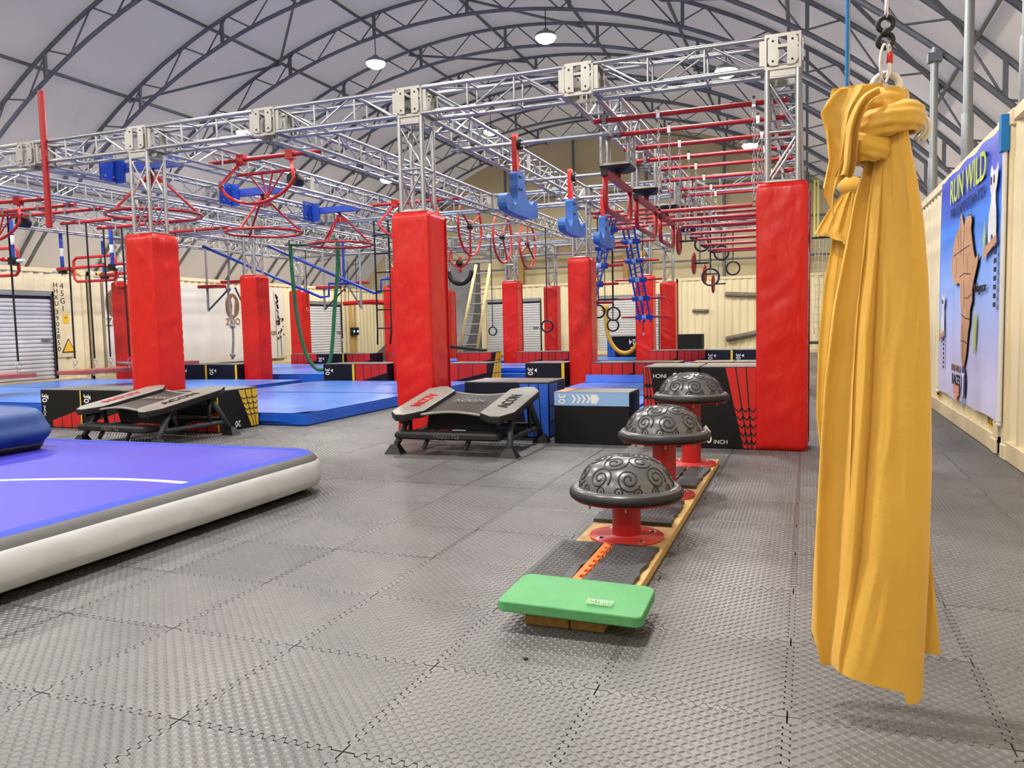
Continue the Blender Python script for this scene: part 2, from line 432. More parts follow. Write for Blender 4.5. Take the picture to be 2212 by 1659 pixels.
# ---- shipping containers
def corr(length, z0, z1, pitch=.278, dep=.036):
    # profile along local x, depth along local -y (y=0 is the inner face)
    pts = []; n = int(length/pitch); s = (length-n*pitch)/2; pts.append((0, 0)); x = s
    for k in range(n):
        pts += [(x+.02, 0), (x+.09, 0), (x+.16, dep), (x+.21, dep)]; x += pitch
        pts[-1] = (min(pts[-1][0], length), pts[-1][1])
    pts.append((length, 0))
    v = [(x, y, z0) for x, y in pts]+[(x, y, z1) for x, y in pts]; m = len(pts)
    return MB().add(v, [(i, i+1, m+i+1, m+i) for i in range(m-1)])
def container(label, loc, rz, length, holes=(), h=ZC):
    t = thing('shipping_container', label, 'container', loc, rz)
    a = .12
    segs = []; x = a
    for (h0, h1) in holes: segs.append((x, h0)); x = h1
    segs.append((x, length-a))
    for s0, s1 in segs:
        if s1-s0 < .05: continue
        o = corr(s1-s0, .16, h-.1).build('corrugated_panel', 'container', t); o.location = (s0, 0, 0)
    for (h0, h1) in holes:
        o = corr(h1-h0, 2.36, h-.1).build('corrugated_panel', 'container', t); o.location = (h0, 0, 0)
    MB().bbox((0,-.02,0), (length,.08,.17), .01).build('bottom_rail', 'contrail', t)
    MB().bbox((0,-.02,h-.11), (length,.08,h), .01).build('top_rail', 'contrail', t)
    MB().bbox((0,-.025,.1), (a+.02,.1,h-.05), .01).build('corner_post', 'contrail', t)
    MB().bbox((length-a-.02,-.025,.1), (length,.1,h-.05), .01).build('corner_post', 'contrail', t)
    for xx in (0, length-.18):
        for zz in (.0, h-.14): MB().bbox((xx,-.035,zz), (xx+.18,.12,zz+.14), .012).build('corner_casting', 'contrail', t)
    MB().box((0,.1,h-.03), (length,2.44,h-.005)).build('roof_panel', 'contrail', t)
    return t
# local x runs along the wall, local y points out of the hall
def wall_left(y0, y1, label, holes=()):
    # facing +X: local x -> -Y? use rz=+90: local x -> +Y, local y -> -X (out of the hall)
    return container(label, (XL, y0, 0), PI/2, y1-y0, [(a-y0, b-y0) for a, b in holes])
CL1 = wall_left(3.42, 15.5, 'cream container on the left wall with yellow warning triangle', [(11.9, 14.55)])
CL2 = wall_left(15.62, 27.82, 'cream container on the left wall behind the zoo banner', [(25.16, 27.6)])
CL3 = wall_left(27.95, 31.0, 'short cream container end with plywood panel beside the warped wall')
CF1 = container('cream container on the far wall with two roller doors', (-16.95, YF, 0), 0, 12.2, [(-12.75+16.95, -10.28+16.95), (-7.92+16.95, -5.4+16.95)])
CF2 = container('cream container on the far wall with logs fixed to it', (-4.68, YF, 0), 0, 6.3)
def wall_right(y0, y1, label):
    return container(label, (XR, y1, 0), -PI/2, y1-y0)
CR1 = wall_right(-4.4, 7.8, 'cream container on the right wall nearest the camera')
CR2 = wall_right(7.98, 20.1, 'cream container on the right wall behind the blue banner')
CR3 = wall_right(20.2, 30.9, 'cream container on the right wall farthest from the camera')
for n, y in enumerate((8.35, 11.6, 14.8)):
    tag(MB().bbox((1.66, y-.25, .02), (1.9, y+.25, .12), .008).build('floor_block', 'white'), 'white block under the right container, %s from the camera' % ORD[n], 'block', 'blocks under the right container')
tag(MB().box((1.72,-4,-.01), (1.95,30.9,.1)).build('trim_1', 'concrete'), kind='structure')
# hazard stripes and labels on the left containers
o = MB().box((-.01,0,0), (0,.42,.07)).build('hazard_strip', 'hazard', CL1); o.matrix_local = Matrix.Translation((11.45,-.03,ZC-.09)) @ rot(-PI/2,'Z')
o = MB().box((-.01,0,0), (0,.42,.07)).build('hazard_strip', 'hazard', CL2); o.matrix_local = Matrix.Translation((.2,-.03,ZC-.09)) @ rot(-PI/2,'Z')
def CLf(u, v, d=-.008): return FR((u, d, v), (1,0,0), (0,0,1))     # lettering frame on a container's inner face
# seen from inside the hall local x runs to the right on the left wall
for i, c in enumerate('45G1'): letter(c, .2, CLf(11.35, 2.5-.19*i, -.03), 'ink', CL1)
for i, c in enumerate('HHXU3902850'): letter(c, .17, CLf(11.2-.0, 2.52-.155*i-(.06 if i > 3 else 0), -.03) @ Matrix.Translation((.0-.03,0,0)), 'ink', CL1)
block('white_plate', (11.13,-.028,.7), (11.65,-.0,2.6), 'contrail', CL1)
block('yellow_label', (11.33,-.034,1.55), (11.49,-.029,1.8), 'yellowlbl', CL1); letter('LIFT', .06, CLf(11.41,1.7,-.036), 'ink', CL1)
MB().prism([(-.2,0),(.2,0),(0,.36)], CLf(11.44,.82,-.034), .004).build('warning_triangle', 'ink', CL1)
MB().prism([(-.165,.02),(.165,.02),(0,.32)], CLf(11.44,.82,-.038), .004).build('warning_triangle_face', 'yellowlbl', CL1)
letter('FT ONLY', .11, CLf(7.9,.3,-.045), 'ink', CL2); block('yellow_label', (7.6,-.042,.24), (8.2,-.038,.36), 'yellowlbl', CL2)
# right wall: small yellow tags (local x runs towards the camera)
for u, s, w in ((8.75, 'ONLY', .34), (11.92, 'FT ONLY', .4)):
    block('yellow_label', (u-w/2,-.006,.2), (u+w/2,-.003,.32), 'yellowlbl', CR2); letter(s, .11, CLf(u,.26,-.009), 'ink', CR2)
# ---- roller doors
SLAT = MB().add([(0,0,0),(1,0,0),(0,-.035,.03),(1,-.035,.03),(0,-.035,.075),(1,-.035,.075),(0,0,.1),(1,0,.1)], [(0,1,3,2),(2,3,5,4),(4,5,7,6)]).mesh('slat', 'doorslat')
def roller(n, loc, rz, wdt, h=2.3):
    t = thing('door_%d' % n, None, None, loc, rz); struct(t)
    block('door_frame', (-.03,-.01,.1), (.0,.1,h), 'contrail', t); block('door_frame', (wdt,-.01,.1), (wdt+.03,.1,h), 'doordark', t)
    block('lintel', (-.03,-.0,h-.06), (wdt+.03,.1,h+.05), 'galv', t)
    k = 0; z = .16
    while z < h-.14:
        put('slat', SLAT, t, Matrix.Translation((0,.06,z)) @ Matrix.Diagonal((wdt,1,1,1))); z += .1
    block('door_backing', (0,.07,.1), (wdt,.09,h-.05), 'doordark', t)
    block('latch', (wdt-.32,-.01,1.12), (wdt-.08,.03,1.17), 'aludark', t); block('bottom_bar', (0,-.01,.1), (wdt,.05,.17), 'doordark', t)
roller(1, (XL, 11.95, 0), PI/2, 2.52); roller(2, (XL, 25.2, 0), PI/2, 2.35)
roller(3, (-12.7, YF, 0), 0, 2.36); roller(4, (-7.87, YF, 0), 0, 2.42)
# ================================================================ TRUSS RIG
CX = [-.22,-2.17,-4.08,-6.0,-7.94,-9.88,-11.8,-13.72,-15.65]
RY = [8.0, 14.85, 21.3, 25.1]
ZT = 3.70; HB = .16; CH = .135           # rig axis height, half block, chord offset
CHN = {0:'rightmost',1:'second',2:'third',3:'fourth',4:'fifth',5:'sixth',6:'seventh',7:'eighth',8:'ninth'}
PRO = {}
def truss(Ln, fine):
    """box truss along local +x from 0 to Ln, axis at z=0"""
    k = (round(Ln,3), fine)
    if k in PRO: return PRO[k], False
    t = thing('truss_beam', '', 'truss'); PRO[k] = t
    for sy in (-1,1):
        for sz in (-1,1): bar('chord', (0,sy*CH,sz*CH), (Ln,sy*CH,sz*CH), .025, 'alu', t, 12)
    n = max(3, round(Ln/.54)); st = Ln/n; B = []
    for i in range(n):
        x0, x1 = i*st, (i+1)*st
        for sy in (-1,1):
            up = (i % 2 == 0)
            B.append(((x0+.05,sy*CH,CH if up else -CH), (x1-.05,sy*CH,-CH if up else CH)))
            if i: B.append(((x0,sy*CH,-CH), (x0,sy*CH,CH)))
        if i:
            for sz in (-1,1): B.append(((x0,-CH,sz*CH), (x0,CH,sz*CH)))
        if i % 2 == 0: B.append(((x0,-CH,CH),(x1,CH,CH)))
    if fine:
        for p, q in B: bar('brace', p, q, .0115, 'alu', t, 8)
    else:
        mb = MB()
        for p, q in B: mb.cyl(p, q, .0115, 5)
        mb.build('bracing', 'alu', t)
    for x in (0, Ln-.045):
        for sy in (-1,1): block('end_plate', (x,sy*CH-.012,-CH-.01), (x+.045,sy*CH+.012,CH+.01), 'aluplate', t)
        for sz in (-1,1): block('end_plate', (x,-CH,sz*CH-.008), (x+.04,CH,sz*CH+.008), 'aluplate', t)
    return t, True
def place(Ln, fine, loc, rz, label, group):
    t, new = truss(Ln, fine)
    if new: t.location = loc; t.rotation_euler = (0,0,rz); tag(t, label, None, group)
    else: dup(t, loc, rz, label, group)
def corner_block():
    t = thing('corner_block', '', 'truss joint'); h = HB
    for sx in (-1,1):
        for sy in (-1,1): block('edge_post', (sx*h-.02*sx,sy*h-.02*sy,-h), (sx*h,sy*h,h), 'aluplate', t)
    for sz in (-1,1):
        for s in (-1,1):
            block('edge_bar', (-h,s*h-.02*s,sz*h-.03*sz), (h,s*h,sz*h), 'aluplate', t)
            block('edge_bar', (s*h-.02*s,-h,sz*h-.03*sz), (s*h,h,sz*h), 'aluplate', t)
    o8 = [(-.045,-.1),(-.02,-.13),(.045,-.13),(.045,.13),(-.02,.13),(-.045,.1)]
    for a in range(4):
        for s in (-1,1):
            pts = [(x*s*-1, y) for x, y in o8]
            if s > 0: pts = pts[::-1]
            jp = MB().prism([(x+s*.085, y) for x, y in pts], rot(a*PI/2,'Z') @ FR((0,-h-.008,0),(1,0,0),(0,0,1)), .012).build('joint_plate', 'aluplate', t)
            for z in (-.09,.09): bar('bolt', Matrix.Rotation(a*PI/2,3,'Z') @ Vector((s*.085,-h-.006,z)), Matrix.Rotation(a*PI/2,3,'Z') @ Vector((s*.085,-h-.024,z)), .011, 'black', jp, 8)
    return t
CB = None
RN = ['front','second','third','back']
for j, y in enumerate(RY):
    for i, x in enumerate(CX):
        if j == 3 and not (2 <= i <= 6): continue
        lb = 'silver corner block on the %s crossbar, %s lane line from the right' % (RN[j], ORD[i])
        if CB is None: CB = corner_block(); CB.location = (x,y,ZT); tag(CB, lb, None, 'truss corner blocks')
        else: dup(CB, (x,y,ZT), 0, lb, 'truss corner blocks')
for j, y in enumerate(RY):
    for i in range(8):
        if j == 3 and not (2 <= i <= 5): continue
        a, b = CX[i+1], CX[i]
        place(round(b-a-2*HB,3), j < 2, (a+HB, y, ZT), 0, 'silver box truss of the %s crossbar, %s from the right end' % (RN[j], ORD[i]), 'crossbar trusses')
for i, x in enumerate(CX):
    for j in range(3):
        if j == 2 and not (2 <= i <= 6): continue
        a, b = RY[j]+HB, RY[j+1]-HB; n = 2 if j < 2 else 1; Ln = round((b-a)/n, 3)
        for s in range(n):
            place(Ln, j == 0, (x, a+s*Ln, ZT), PI/2, 'silver lengthwise box truss, %s lane line from right, %s section from front' % (ORD[i], ORD[j*2+s]), 'lengthwise trusses')
# towers and padded wraps
def tower():
    t = thing('padded_pillar', '', 'pillar'); H = ZT-HB
    for sx in (-1,1):
        for sy in (-1,1): bar('chord', (sx*CH,sy*CH,0), (sx*CH,sy*CH,H), .025, 'alu', t, 12)
    for z in (2.53, 2.98, H-.07):
        for s in (-1,1):
            bar('rung', (-CH,s*CH,z), (CH,s*CH,z), .016, 'alu', t, 8); bar('rung', (s*CH,-CH,z), (s*CH,CH,z), .016, 'alu', t, 8)
    for s in (-1,1):
        bar('brace', (-CH,s*CH,2.54), (CH,s*CH,2.95), .0115, 'alu', t, 8); bar('brace', (s*CH,CH,2.54), (s*CH,-CH,2.95), .0115, 'alu', t, 8)
        bar('brace', (CH,s*CH,3.0), (-CH,s*CH,3.46), .0115, 'alu', t, 8); bar('brace', (s*CH,-CH,3.0), (s*CH,CH,3.46), .0115, 'alu', t, 8)
        block('foot_plate', (-CH,s*CH-.03,2.514), (CH,s*CH+.03,2.53), 'aluplate', t)
        block('top_plate', (-CH-.02,s*CH-.012,H-.06), (CH+.02,s*CH+.012,H), 'aluplate', t)
    return t
def pad_mesh(seed):
    h, r, H = .23, .03, 2.5; mb = MB(); nz = 46; per = []
    for a in range(4):
        for k in range(9):
            u = -h+r+(2*h-2*r)*k/8; per.append((Matrix.Rotation(a*PI/2,3,'Z') @ Vector((u,-h,0)), Matrix.Rotation(a*PI/2,3,'Z') @ Vector((0,-1,0)), (k, a)))
        c = Matrix.Rotation(a*PI/2,3,'Z') @ Vector((h-r*.3,-h+r*.3,0)); per.append((c, Matrix.Rotation(a*PI/2,3,'Z') @ Vector((.7,-.7,0)), (0, a)))
    rings = []
    for i in range(nz+1):
        z = H*i/nz; ring = []
        for p, n, (k, a) in per:
            w = math.sin(PI*k/8)**.6
            q = Vector((p.x*1.4+seed*9, p.y*1.4+3, z*2.1)); d = .011*noise.noise(q)*w
            s = noise.noise(Vector((p.x*2+seed, p.y*2, z*3.2+(p.x+p.y)*2.2)))
            d += .022*(max(0, 1-abs(s)*6))*w*max(0, noise.noise(Vector((seed*3.1+a, z*.8, 1.7)))+.45)
            if k == 0: d += .004*math.sin(z*60+seed)
            e = 0 if .04 < z < H-.04 else -.012
            ring.append(p+n*(d+e)+Vector((0,0,z)))
        rings.append(ring)
    mb.loft(rings, sm=True); return mb.mesh('pad_wrap', 'redvinyl')
PM = [pad_mesh(s) for s in range(3)]
TW = None; PADS = []
PIL = [(0,0),(2,0),(4,0)]+[(i,1) for i in (0,2,4,6,8)]+[(i,2) for i in (0,2,4,6,8)]+[(i,3) for i in (2,4,6)]
for n, (i, j) in enumerate(PIL):
    x, y = CX[i], RY[j]
    if (i, j) == (8, 2): x = -15.2
    side = ['rightmost','','second','','third','','fourth','','fifth'][i]
    lb = 'silver truss tower wrapped in red vinyl padding, %s from the right in the %s row' % (side, RN[j])
    if TW is None: TW = tower(); p = TW; TW.location = (x,y,0); tag(TW, lb, None, 'red padded pillars')
    else: p = dup(TW, (x,y,0), 0, lb, 'red padded pillars')
    PADS.append((p, n, R.randrange(4)))
for p, n, r in PADS:
    o = put('pad_wrap', PM[n % 3], p, rot(r*PI/2, 'Z'))
    block('seam_flap', (.19,-.247,.04), (.2,-.225,2.46), 'redpaint', o)
    block('top_cap', (-.2,-.2,2.5), (.2,.2,2.512), 'redvinyl', o)
# ================================================================ OBSTACLES ON THE RIG
ZB = 3.46
# ---- right lane: red bars with chains and hanging red bars
def chain_mesh(n):
    mb = MB()
    for k in range(n):
        c = Vector((0,0,-(k+.5)*.052)); pts = []
        for a in range(10):
            u = .012*math.cos(2*PI*a/10); v = .034*math.sin(2*PI*a/10)
            pts.append(c+Vector((u,0,v) if k % 2 else (0,u,v)))
        mb.tube(pts, .0045, 5, closed=True)
    return mb
YB = [8.63,9.34,10.15,10.96,11.7,12.65,13.6,14.3]
ZL = [2.43,2.42,2.43,2.43,2.42,2.43,2.43,2.46]
CHM = chain_mesh(18).mesh('chain', 'chrome')
for n, y in enumerate(YB):
    t = thing('crossbar', 'dark red overhead crossbar in the right lane, %s from the front' % ORD[n], 'bar', (-1.19, y, ZB), 0, 'overhead red crossbars')
    bar('tube', (-1.02,0,0), (.98,0,0), .027, 'redpaint', t, 14)
    for s in (-1.02,.96): bar('end_cap', (s,0,0), (s+.04,0,0), .029, 'redbright', t, 14)
    for x in (-.9,.84):
        block('clamp', (x-.02,-.035,-.035), (x+.02,.035,.06), 'galv', t)
        bar('clamp_bolt', (x,.0,.05), (x,.0,.1), .008, 'black', t, 6)
    for x in (-.31,.67):
        block('chain_clamp', (x-.018,-.034,-.045), (x+.018,.034,.04), 'chrome', t); block('clamp_head', (x-.012,-.012,.04), (x+.012,.012,.075), 'black', t)
    h = thing('hanging_bar', 'red bar hanging on two chains in the right lane, %s from the front' % ORD[n], 'bar', (-1.01, y, ZL[n]), 0, 'red bars on chains')
    bar('tube', (-.47,0,0), (.47,0,0), .021, 'redpaint', h, 12)
    for x in (-.49,.49):
        MB().torus((x,0,.012), .026, .006, 'Y', 14, 6).build('eye_ring', 'redpaint', h)
        c = put('chain', CHM, h, Matrix.Translation((x,0,ZB-ZL[n]-.04)) @ Matrix.Diagonal((1,1,(ZB-ZL[n]-.08)/.95,1)))
# ---- second lane: silver pipes with pivoting blue hooks
def pipe(x0, x1, y, z, label, r=.025, g='silver cross pipes'):
    t = thing('cross_pipe', label, 'pipe', ((x0+x1)/2, y, z), 0, g); d = (x1-x0)/2
    bar('tube', (-d,0,0), (d,0,0), r, 'alu', t, 14)
    for s in (-1,1): block('clamp', (s*(d-.1)-.02,-.04,-.04), (s*(d-.1)+.02,.04,.07), 'galv', t)
for n, y in enumerate((9.22, 11.62, 13.62)):
    pipe(-4.2, -2.05, y, ZB, 'silver pipe carrying a red and blue hook, %s from the front' % ORD[n])
HK = chaikin([(-.1,-.33),(.16,-.33),(.17,-.5),(.24,-.62),(.36,-.69),(.46,-.68),(.52,-.62),(.6,-.62),(.66,-.68),(.66,-.87),(-.42,-.87),(-.5,-.8),(-.5,-.7),(-.44,-.65),(-.34,-.67),(-.28,-.74),(-.18,-.77),(-.1,-.7),(-.09,-.5)], 1)
hk = None
for n, y in enumerate((9.24, 11.64, 13.66)):
    lb = 'blue anchor-shaped hook on a red strap, %s from the front in the second lane' % ORD[n]
    if hk is None:
        hk = thing('swing_hook', lb, 'hook', (-3.36, y, ZB), 0, 'blue swing hooks')
        F = FR((0,0,0),(0,1,0),(0,0,1))
        MB().prism([(-.05,.08),(-.025,.12),(.025,.12),(.05,.08),(.05,-.05),(.035,-.42),(-.035,-.42),(-.05,-.05)][::-1], Matrix.Translation((-.03,0,0)) @ F, .06).build('strap_plate', 'redbright', hk)
        b = MB(); b.prism([(x, z) for x, z in HK][::-1], Matrix.Translation((-.055,0,0)) @ F, .11); b.build('hook', 'bluehook', hk)
        for yy in (-.035,.035):
            for zz in (-.4,-.55): bar('bolt', (.05,yy,zz), (.066,yy,zz), .014, 'black', hk, 8)
        MB().lathe([(.001,-.02),(.075,-.02),(.075,.02),(.001,.02)], 20, M=Matrix.Translation((.06,0,0)) @ rot(PI/2,'Y')).build('bearing', 'black', hk)
        for a in range(4): bar('bearing_bolt', (.08,.055*math.cos(a*PI/2+.78),.055*math.sin(a*PI/2+.78)), (.1,.055*math.cos(a*PI/2+.78),.055*math.sin(a*PI/2+.78)), .012, 'aludark', hk, 6)
    else: dup(hk, (-3.36, y, ZB), 0, lb, 'blue swing hooks')
# ---- frames hanging below the lane line truss
def cage(label, x, y, z1, group, s=.15, hh=.34):
    t = thing('mount_cage', label, 'bracket', (x, y, z1), 0, group)
    for sx in (-1,1):
        for sy in (-1,1): bar('post', (sx*s,sy*s,0), (sx*s,sy*s,-hh), .028, 'alu', t, 10)
    for z in (-.01,-hh+.01):
        for q in (-1,1):
            block('rail', (-s,q*s-.02,z-.02), (s,q*s+.02,z+.02), 'aluplate', t); block('rail', (q*s-.02,-s,z-.02), (q*s+.02,s,z+.02), 'aluplate', t)
    MB().loft([[(-s-.03,-s-.03,-hh-.0),(s+.03,-s-.03,-hh),(s+.03,s+.03,-hh),(-s-.03,s+.03,-hh)],[(-s-.02,-s-.02,-hh-.03),(s+.02,-s-.02,-hh-.03),(s+.02,s+.02,-hh-.03),(-s-.02,s+.02,-hh-.03)],[(-.1,-.1,-hh-.07),(.1,-.1,-hh-.07),(.1,.1,-hh-.07),(-.1,.1,-hh-.07)]]).build('rubber_pad', 'black', t)
    return t
FRM = [(8.92,10.33,2.55,2.96),(10.69,12.19,2.54,2.94),(12.55,13.89,2.53,2.92)]
for n, (ya, yb, za, zb) in enumerate(FRM):
    ym = (ya+yb)/2
    cage('silver mount cage with black base above %s red frame' % ORD[n], -2.17, ym, ZT-.16, 'mount cages over the red frames', .16, .4)
    t = thing('rectangle_hanger', 'red rectangular steel frame below the truss, %s from the front' % ORD[n], 'frame', (-2.17, ym, zb), 0, 'red hanging frames')
    a, b, d = ya-ym, yb-ym, za-zb
    MB().box((-.03,a,-.035),(.03,b,.035)).build('top_rail', 'redpaint', t)
    MB().tube([(0,a+.03,.0),(0,a+.03,d+.1),(0,a+.06,d+.03),(0,a+.13,d),(0,b-.13,d),(0,b-.06,d+.03),(0,b-.03,d+.1),(0,b-.03,0)], .032, 10).build('loop', 'redpaint', t)
    MB().prism([(-.16,.03),(.16,.03),(.05,.1),(-.05,.1)], FR((-.012,0,0),(0,1,0),(0,0,1)), .024).build('gusset', 'redpaint', t)
    MB().lathe([(.03,.06),(.035,.1),(.06,.13)], 14).build('rubber_neck', 'black', t)
    block('black_tip', (-.034,a-.03,-.04), (.034,a+.03,.04), 'black', t)
# ---- more mount cages farther back on the same truss with wheels and rings
FARC = [(-2.17,15.6),(-2.17,17.4),(-2.17,19.2),(-2.17,20.7)]
for n, (x, y) in enumerate(FARC):
    cage('silver mount cage beyond the second crossbar in the right lane, %s from the front' % ORD[n], x, y, ZT-.16, 'far mount cages', .16, .5)
def disc_wheel(label, loc, r=.22):
    t = thing('grip_disc', label, 'wheel', loc, 0, 'red grip wheels')
    MB().torus((0,0,0), r, .025, 'X', 24, 8).build('rim', 'redpaint', t)
    MB().lathe([(.001,-.01),(r-.01,-.008),(r-.01,.008),(.001,.01)], 24, M=rot(PI/2,'Y')).build('disc', 'redpaint', t)
    bar('axle', (-.02,0,0), (.3,0,0), .018, 'black', t, 8); bar('hanger', (.12,0,0), (.12,0,3.56-loc[2]), .016, 'galv', t, 8)
for n, (x, y, z) in enumerate([(-2.155,14.4,2.68),(-2.155,16.4,2.42),(-2.155,18.2,2.3),(-2.155,19.9,2.15)]):
    disc_wheel('red grip wheel in the right lane, %s from the front' % ORD[n], (x,y,z), .2 if n else .22)
def strap_ring(label, x, y, ztop, zring, r, m='black', g='hanging rings', sw=.012):
    t = thing('hanging_ring', label, 'ring', (x, y, zring), 0, g)
    MB().torus((0,0,0), r, .02, 'Y', 24, 8).build('ring', m, t)
    bar('strap', (0,0,r), (0,0,ztop-zring), sw, 'strap', t, 6)
for n, (x, y, zr, r, zt_) in enumerate([(-1.9,15.6,2.72,.13,3.31),(-1.86,16.7,2.15,.17,3.31),(-1.75,17.8,2.72,.15,3.31),(-1.6,18.9,2.45,.15,3.31),(-4.12,16.25,1.5,.13,3.47),(-3.95,16.9,1.45,.14,3.47),(-4.12,17.55,1.2,.13,3.47),(-7.805,19.4,1.11,.11,3.56),(-5.865,18.1,1.21,.14,3.56)]):
    strap_ring('black hanging gym ring, %s counted from the %s' % (ORD[n] if n < 4 else ORD[n-4], 'right lane front' if n < 4 else 'middle lanes front'), x, y, zt_, zr, r, 'greypaint' if n == 1 else 'black')
# ---- wheels with spokes in the fourth lane
for n, (x, y) in enumerate([(-7.0,16.2),(-7.12,18.5),(-7.2,21.0-.4)]):
    pipe(-8.1, -5.85, y, ZB, 'silver pipe through a red spoked wheel, %s from the front' % ORD[n], g='wheel pipes')
    t = thing('spoked_wheel', 'large red spoked ring wheel on a pipe, %s from the front' % ORD[n], 'wheel', (x, y, ZB), 0, 'red spoked wheels')
    MB().torus((0,0,0), .64, .028, 'X', 40, 8).build('rim', 'redbright', t)
    for a in range(3):
        an = .5+a*2*PI/3+n*.5
        bar('spoke', (0,0,0), (0,.64*math.cos(an),.64*math.sin(an)), .024, 'redpaint', t, 8)
    MB().lathe([(.001,-.05),(.07,-.05),(.07,.05),(.001,.05)], 16, M=rot(PI/2,'Y')).build('hub', 'black', t)
pipe(-12.0, -9.7, 24.2, ZB-.1, 'silver pipe with a red half ring near the warped wall', g='half ring pipe')
t = thing('cradle_swing', 'red oval bracket with black padded half ring below', 'swing', (-10.86,24.2,ZB-.1))
MB().torus((0,0,.25), .36, .04, 'Y', 24, 8).build('bracket', 'redbright', t)
MB().torus((0,0,-.25), .42, .08, 'Y', 20, 8, PI, 2*PI).build('padded_cradle', 'black', t)
MB().lathe([(.001,-.1),(.1,-.1),(.1,.1),(.001,.1)], 16, M=rot(PI/2,'X')).build('hub', 'black', t)
block('hanger', (-.04,-.05,-.3), (.04,.05,.2), 'redbright', t)
# ---- spinning cones
cn = None
for n, y in enumerate((9.25, 11.78, 14.25)):
    lb = 'red steel spinning cone hanging from a blue arm, %s from the front' % ORD[n]
    g = thing('blue_bracket', 'blue steel wall arm holding a red cone, %s from the front' % ORD[n], 'bracket', (-9.72, y-.2, 3.7), 0, 'blue cone brackets')
    block('mount_plate', (-.02,-.16,-.18), (.01,.16,.2), 'bluepaint', g); block('side_plate', (.0,.1,-.2), (.18,.13,.18), 'bluepaint', g)
    block('arm', (.0,.12,-.03), (1.1,.24,.09), 'bluepaint', g)
    for yy in (-.1,.06):
        for zz in (-.12,.13): bar('bolt', (.01,yy,zz), (.03,yy,zz), .016, 'galv', g, 6)
    if cn is None:
        cn = thing('spinning_cone', lb, 'cone', (-9.1, y, 3.0), 0, 'red spinning cones')
        MB().torus((0,0,0), .66, .024, 'Z', 48, 8).build('ring', 'redpaint', cn)
        for a in (.4, .4+2*PI/3, .4+4*PI/3):
            c, s = math.cos(a), math.sin(a)
            bar('spoke', (.66*c,.66*s,0), (.03*c,.03*s,.62), .02, 'redpaint', cn, 8)
            MB().prism([(.02,.64),(.02,.46),(.17,.47)], FR((-.006*-s,-.006*c,0),(c,s,0),(0,0,1)), .012).build('gusset', 'redpaint', cn)
        bar('swivel', (0,0,.58), (0,0,.72), .03, 'black', cn, 10)
    else: dup(cn, (-9.1, y, 3.0), .15*n, lb, 'red spinning cones')
# ---- tilted D-frames (red loops with struts)
def dframe(label, loc, rz=0, sc=1.):
    t = thing('loop_hanger', label, 'frame', loc, rz, 'red loop frames')
    bar('crossbar', (-1.0,0,.1), (1.0,0,.1), .032, 'redpaint', t, 12)
    pts = []
    for k in range(25):
        a = PI+PI*k/24; pts.append((.66*math.cos(a)-.08, -.12+.06*math.sin(a), .0-.15+.42*math.sin(a)*1.0))
    P = [(-.42,0,.08)]+pts[2:-2]+[(.42,0,.08)]
    MB().tube(P, .024, 8).build('loop', 'redbright', t)
    bar('chord_bar', (-.5,-.02,-.12), (.5,-.02,-.12), .022, 'redpaint', t, 8)
    for x in (-.3,-.08,.12,.3): bar('strut', (x,-.02,-.12), (.12,-.16,-.5), .014, 'redpaint', t, 6)
    for s in (-1,1):
        block('hinge', (s*.42-.06,-.05,.03), (s*.42+.06,.05,.17), 'redpaint', t)
    bar('roller', (.46,-.05,-.25), (.46,.12,-.25), .09, 'black', t, 14)
dframe('red loop frame with struts hanging over the fourth lane', (-7.25, 9.5, 3.62))
dframe('red loop frame with struts behind the middle pillar', (-6.9, 13.4, 3.5))
dframe('red loop frame with struts at the left edge of the picture', (-12.75, 9.55, 3.4), .1)
# ---- vertical red pole through the front crossbar
tag(bar('red_pole', (-9.52,7.83,2.69), (-9.52,7.83,4.48), .04, 'redpaint', None, 14), 'red vertical pole clamped through the front truss on the left', 'pole')
# ---- left lane: red bars, straps and swing boards
for n, (y, dx) in enumerate(((10.1,0),(10.6,.05),(11.68,0),(12.54,0),(13.75,.1))):
    t = thing('crossbar', 'short red overhead bar in the left lane, %s from the front' % ORD[n], 'bar', (-12.6+dx, y, ZB), 0, 'left lane red bars')
    bar('tube', (-1.28,0,0), (.95,0,0), .032, 'redpaint', t, 12)
    for x in (-.75,.1,.8): block('clamp', (x-.02,-.04,-.045), (x+.02,.04,.05), 'galv', t)
def swing(label, x0, x1, y0, y1, z, ya, yb):
    yc = (y0+y1)/2; t = thing('swing_board', label, 'swing', ((x0+x1)/2,yc,z), 0, 'red swing boards'); dx, dy = (x1-x0)/2, (y1-y0)/2
    MB().bbox((-dx,-dy,0), (dx,dy,.075), .006).build('plank', 'redwood', t)
    for sx in (-1,1):
        for ys in (ya-yc, yb-yc):
            x = sx*(dx-.06)
            bar('strap', (x,ys,.3), (x*.94+.0,ys,ZB-z), .017, 'strap', t, 6)
            MB().torus((x,ys,.22), .05, .008, 'X', 12, 5).build('carabiner', 'chrome', t)
            MB().torus((x,ys,.12), .04, .007, 'Y', 12, 5).build('eye_bolt', 'chrome', t)
    return t
swing('red swing board on black straps beside the left pillar', -13.8, -13.15, 11.3, 12.85, .48, 11.68, 12.54)
swing('red swing board on black straps at the left picture edge', -13.85, -13.2, 8.9, 10.4, .5, 9.55, 10.1)
swing('red swing board on black straps behind the left pillar', -13.55, -12.9, 13.1, 14.2, .54, 13.3, 13.75)
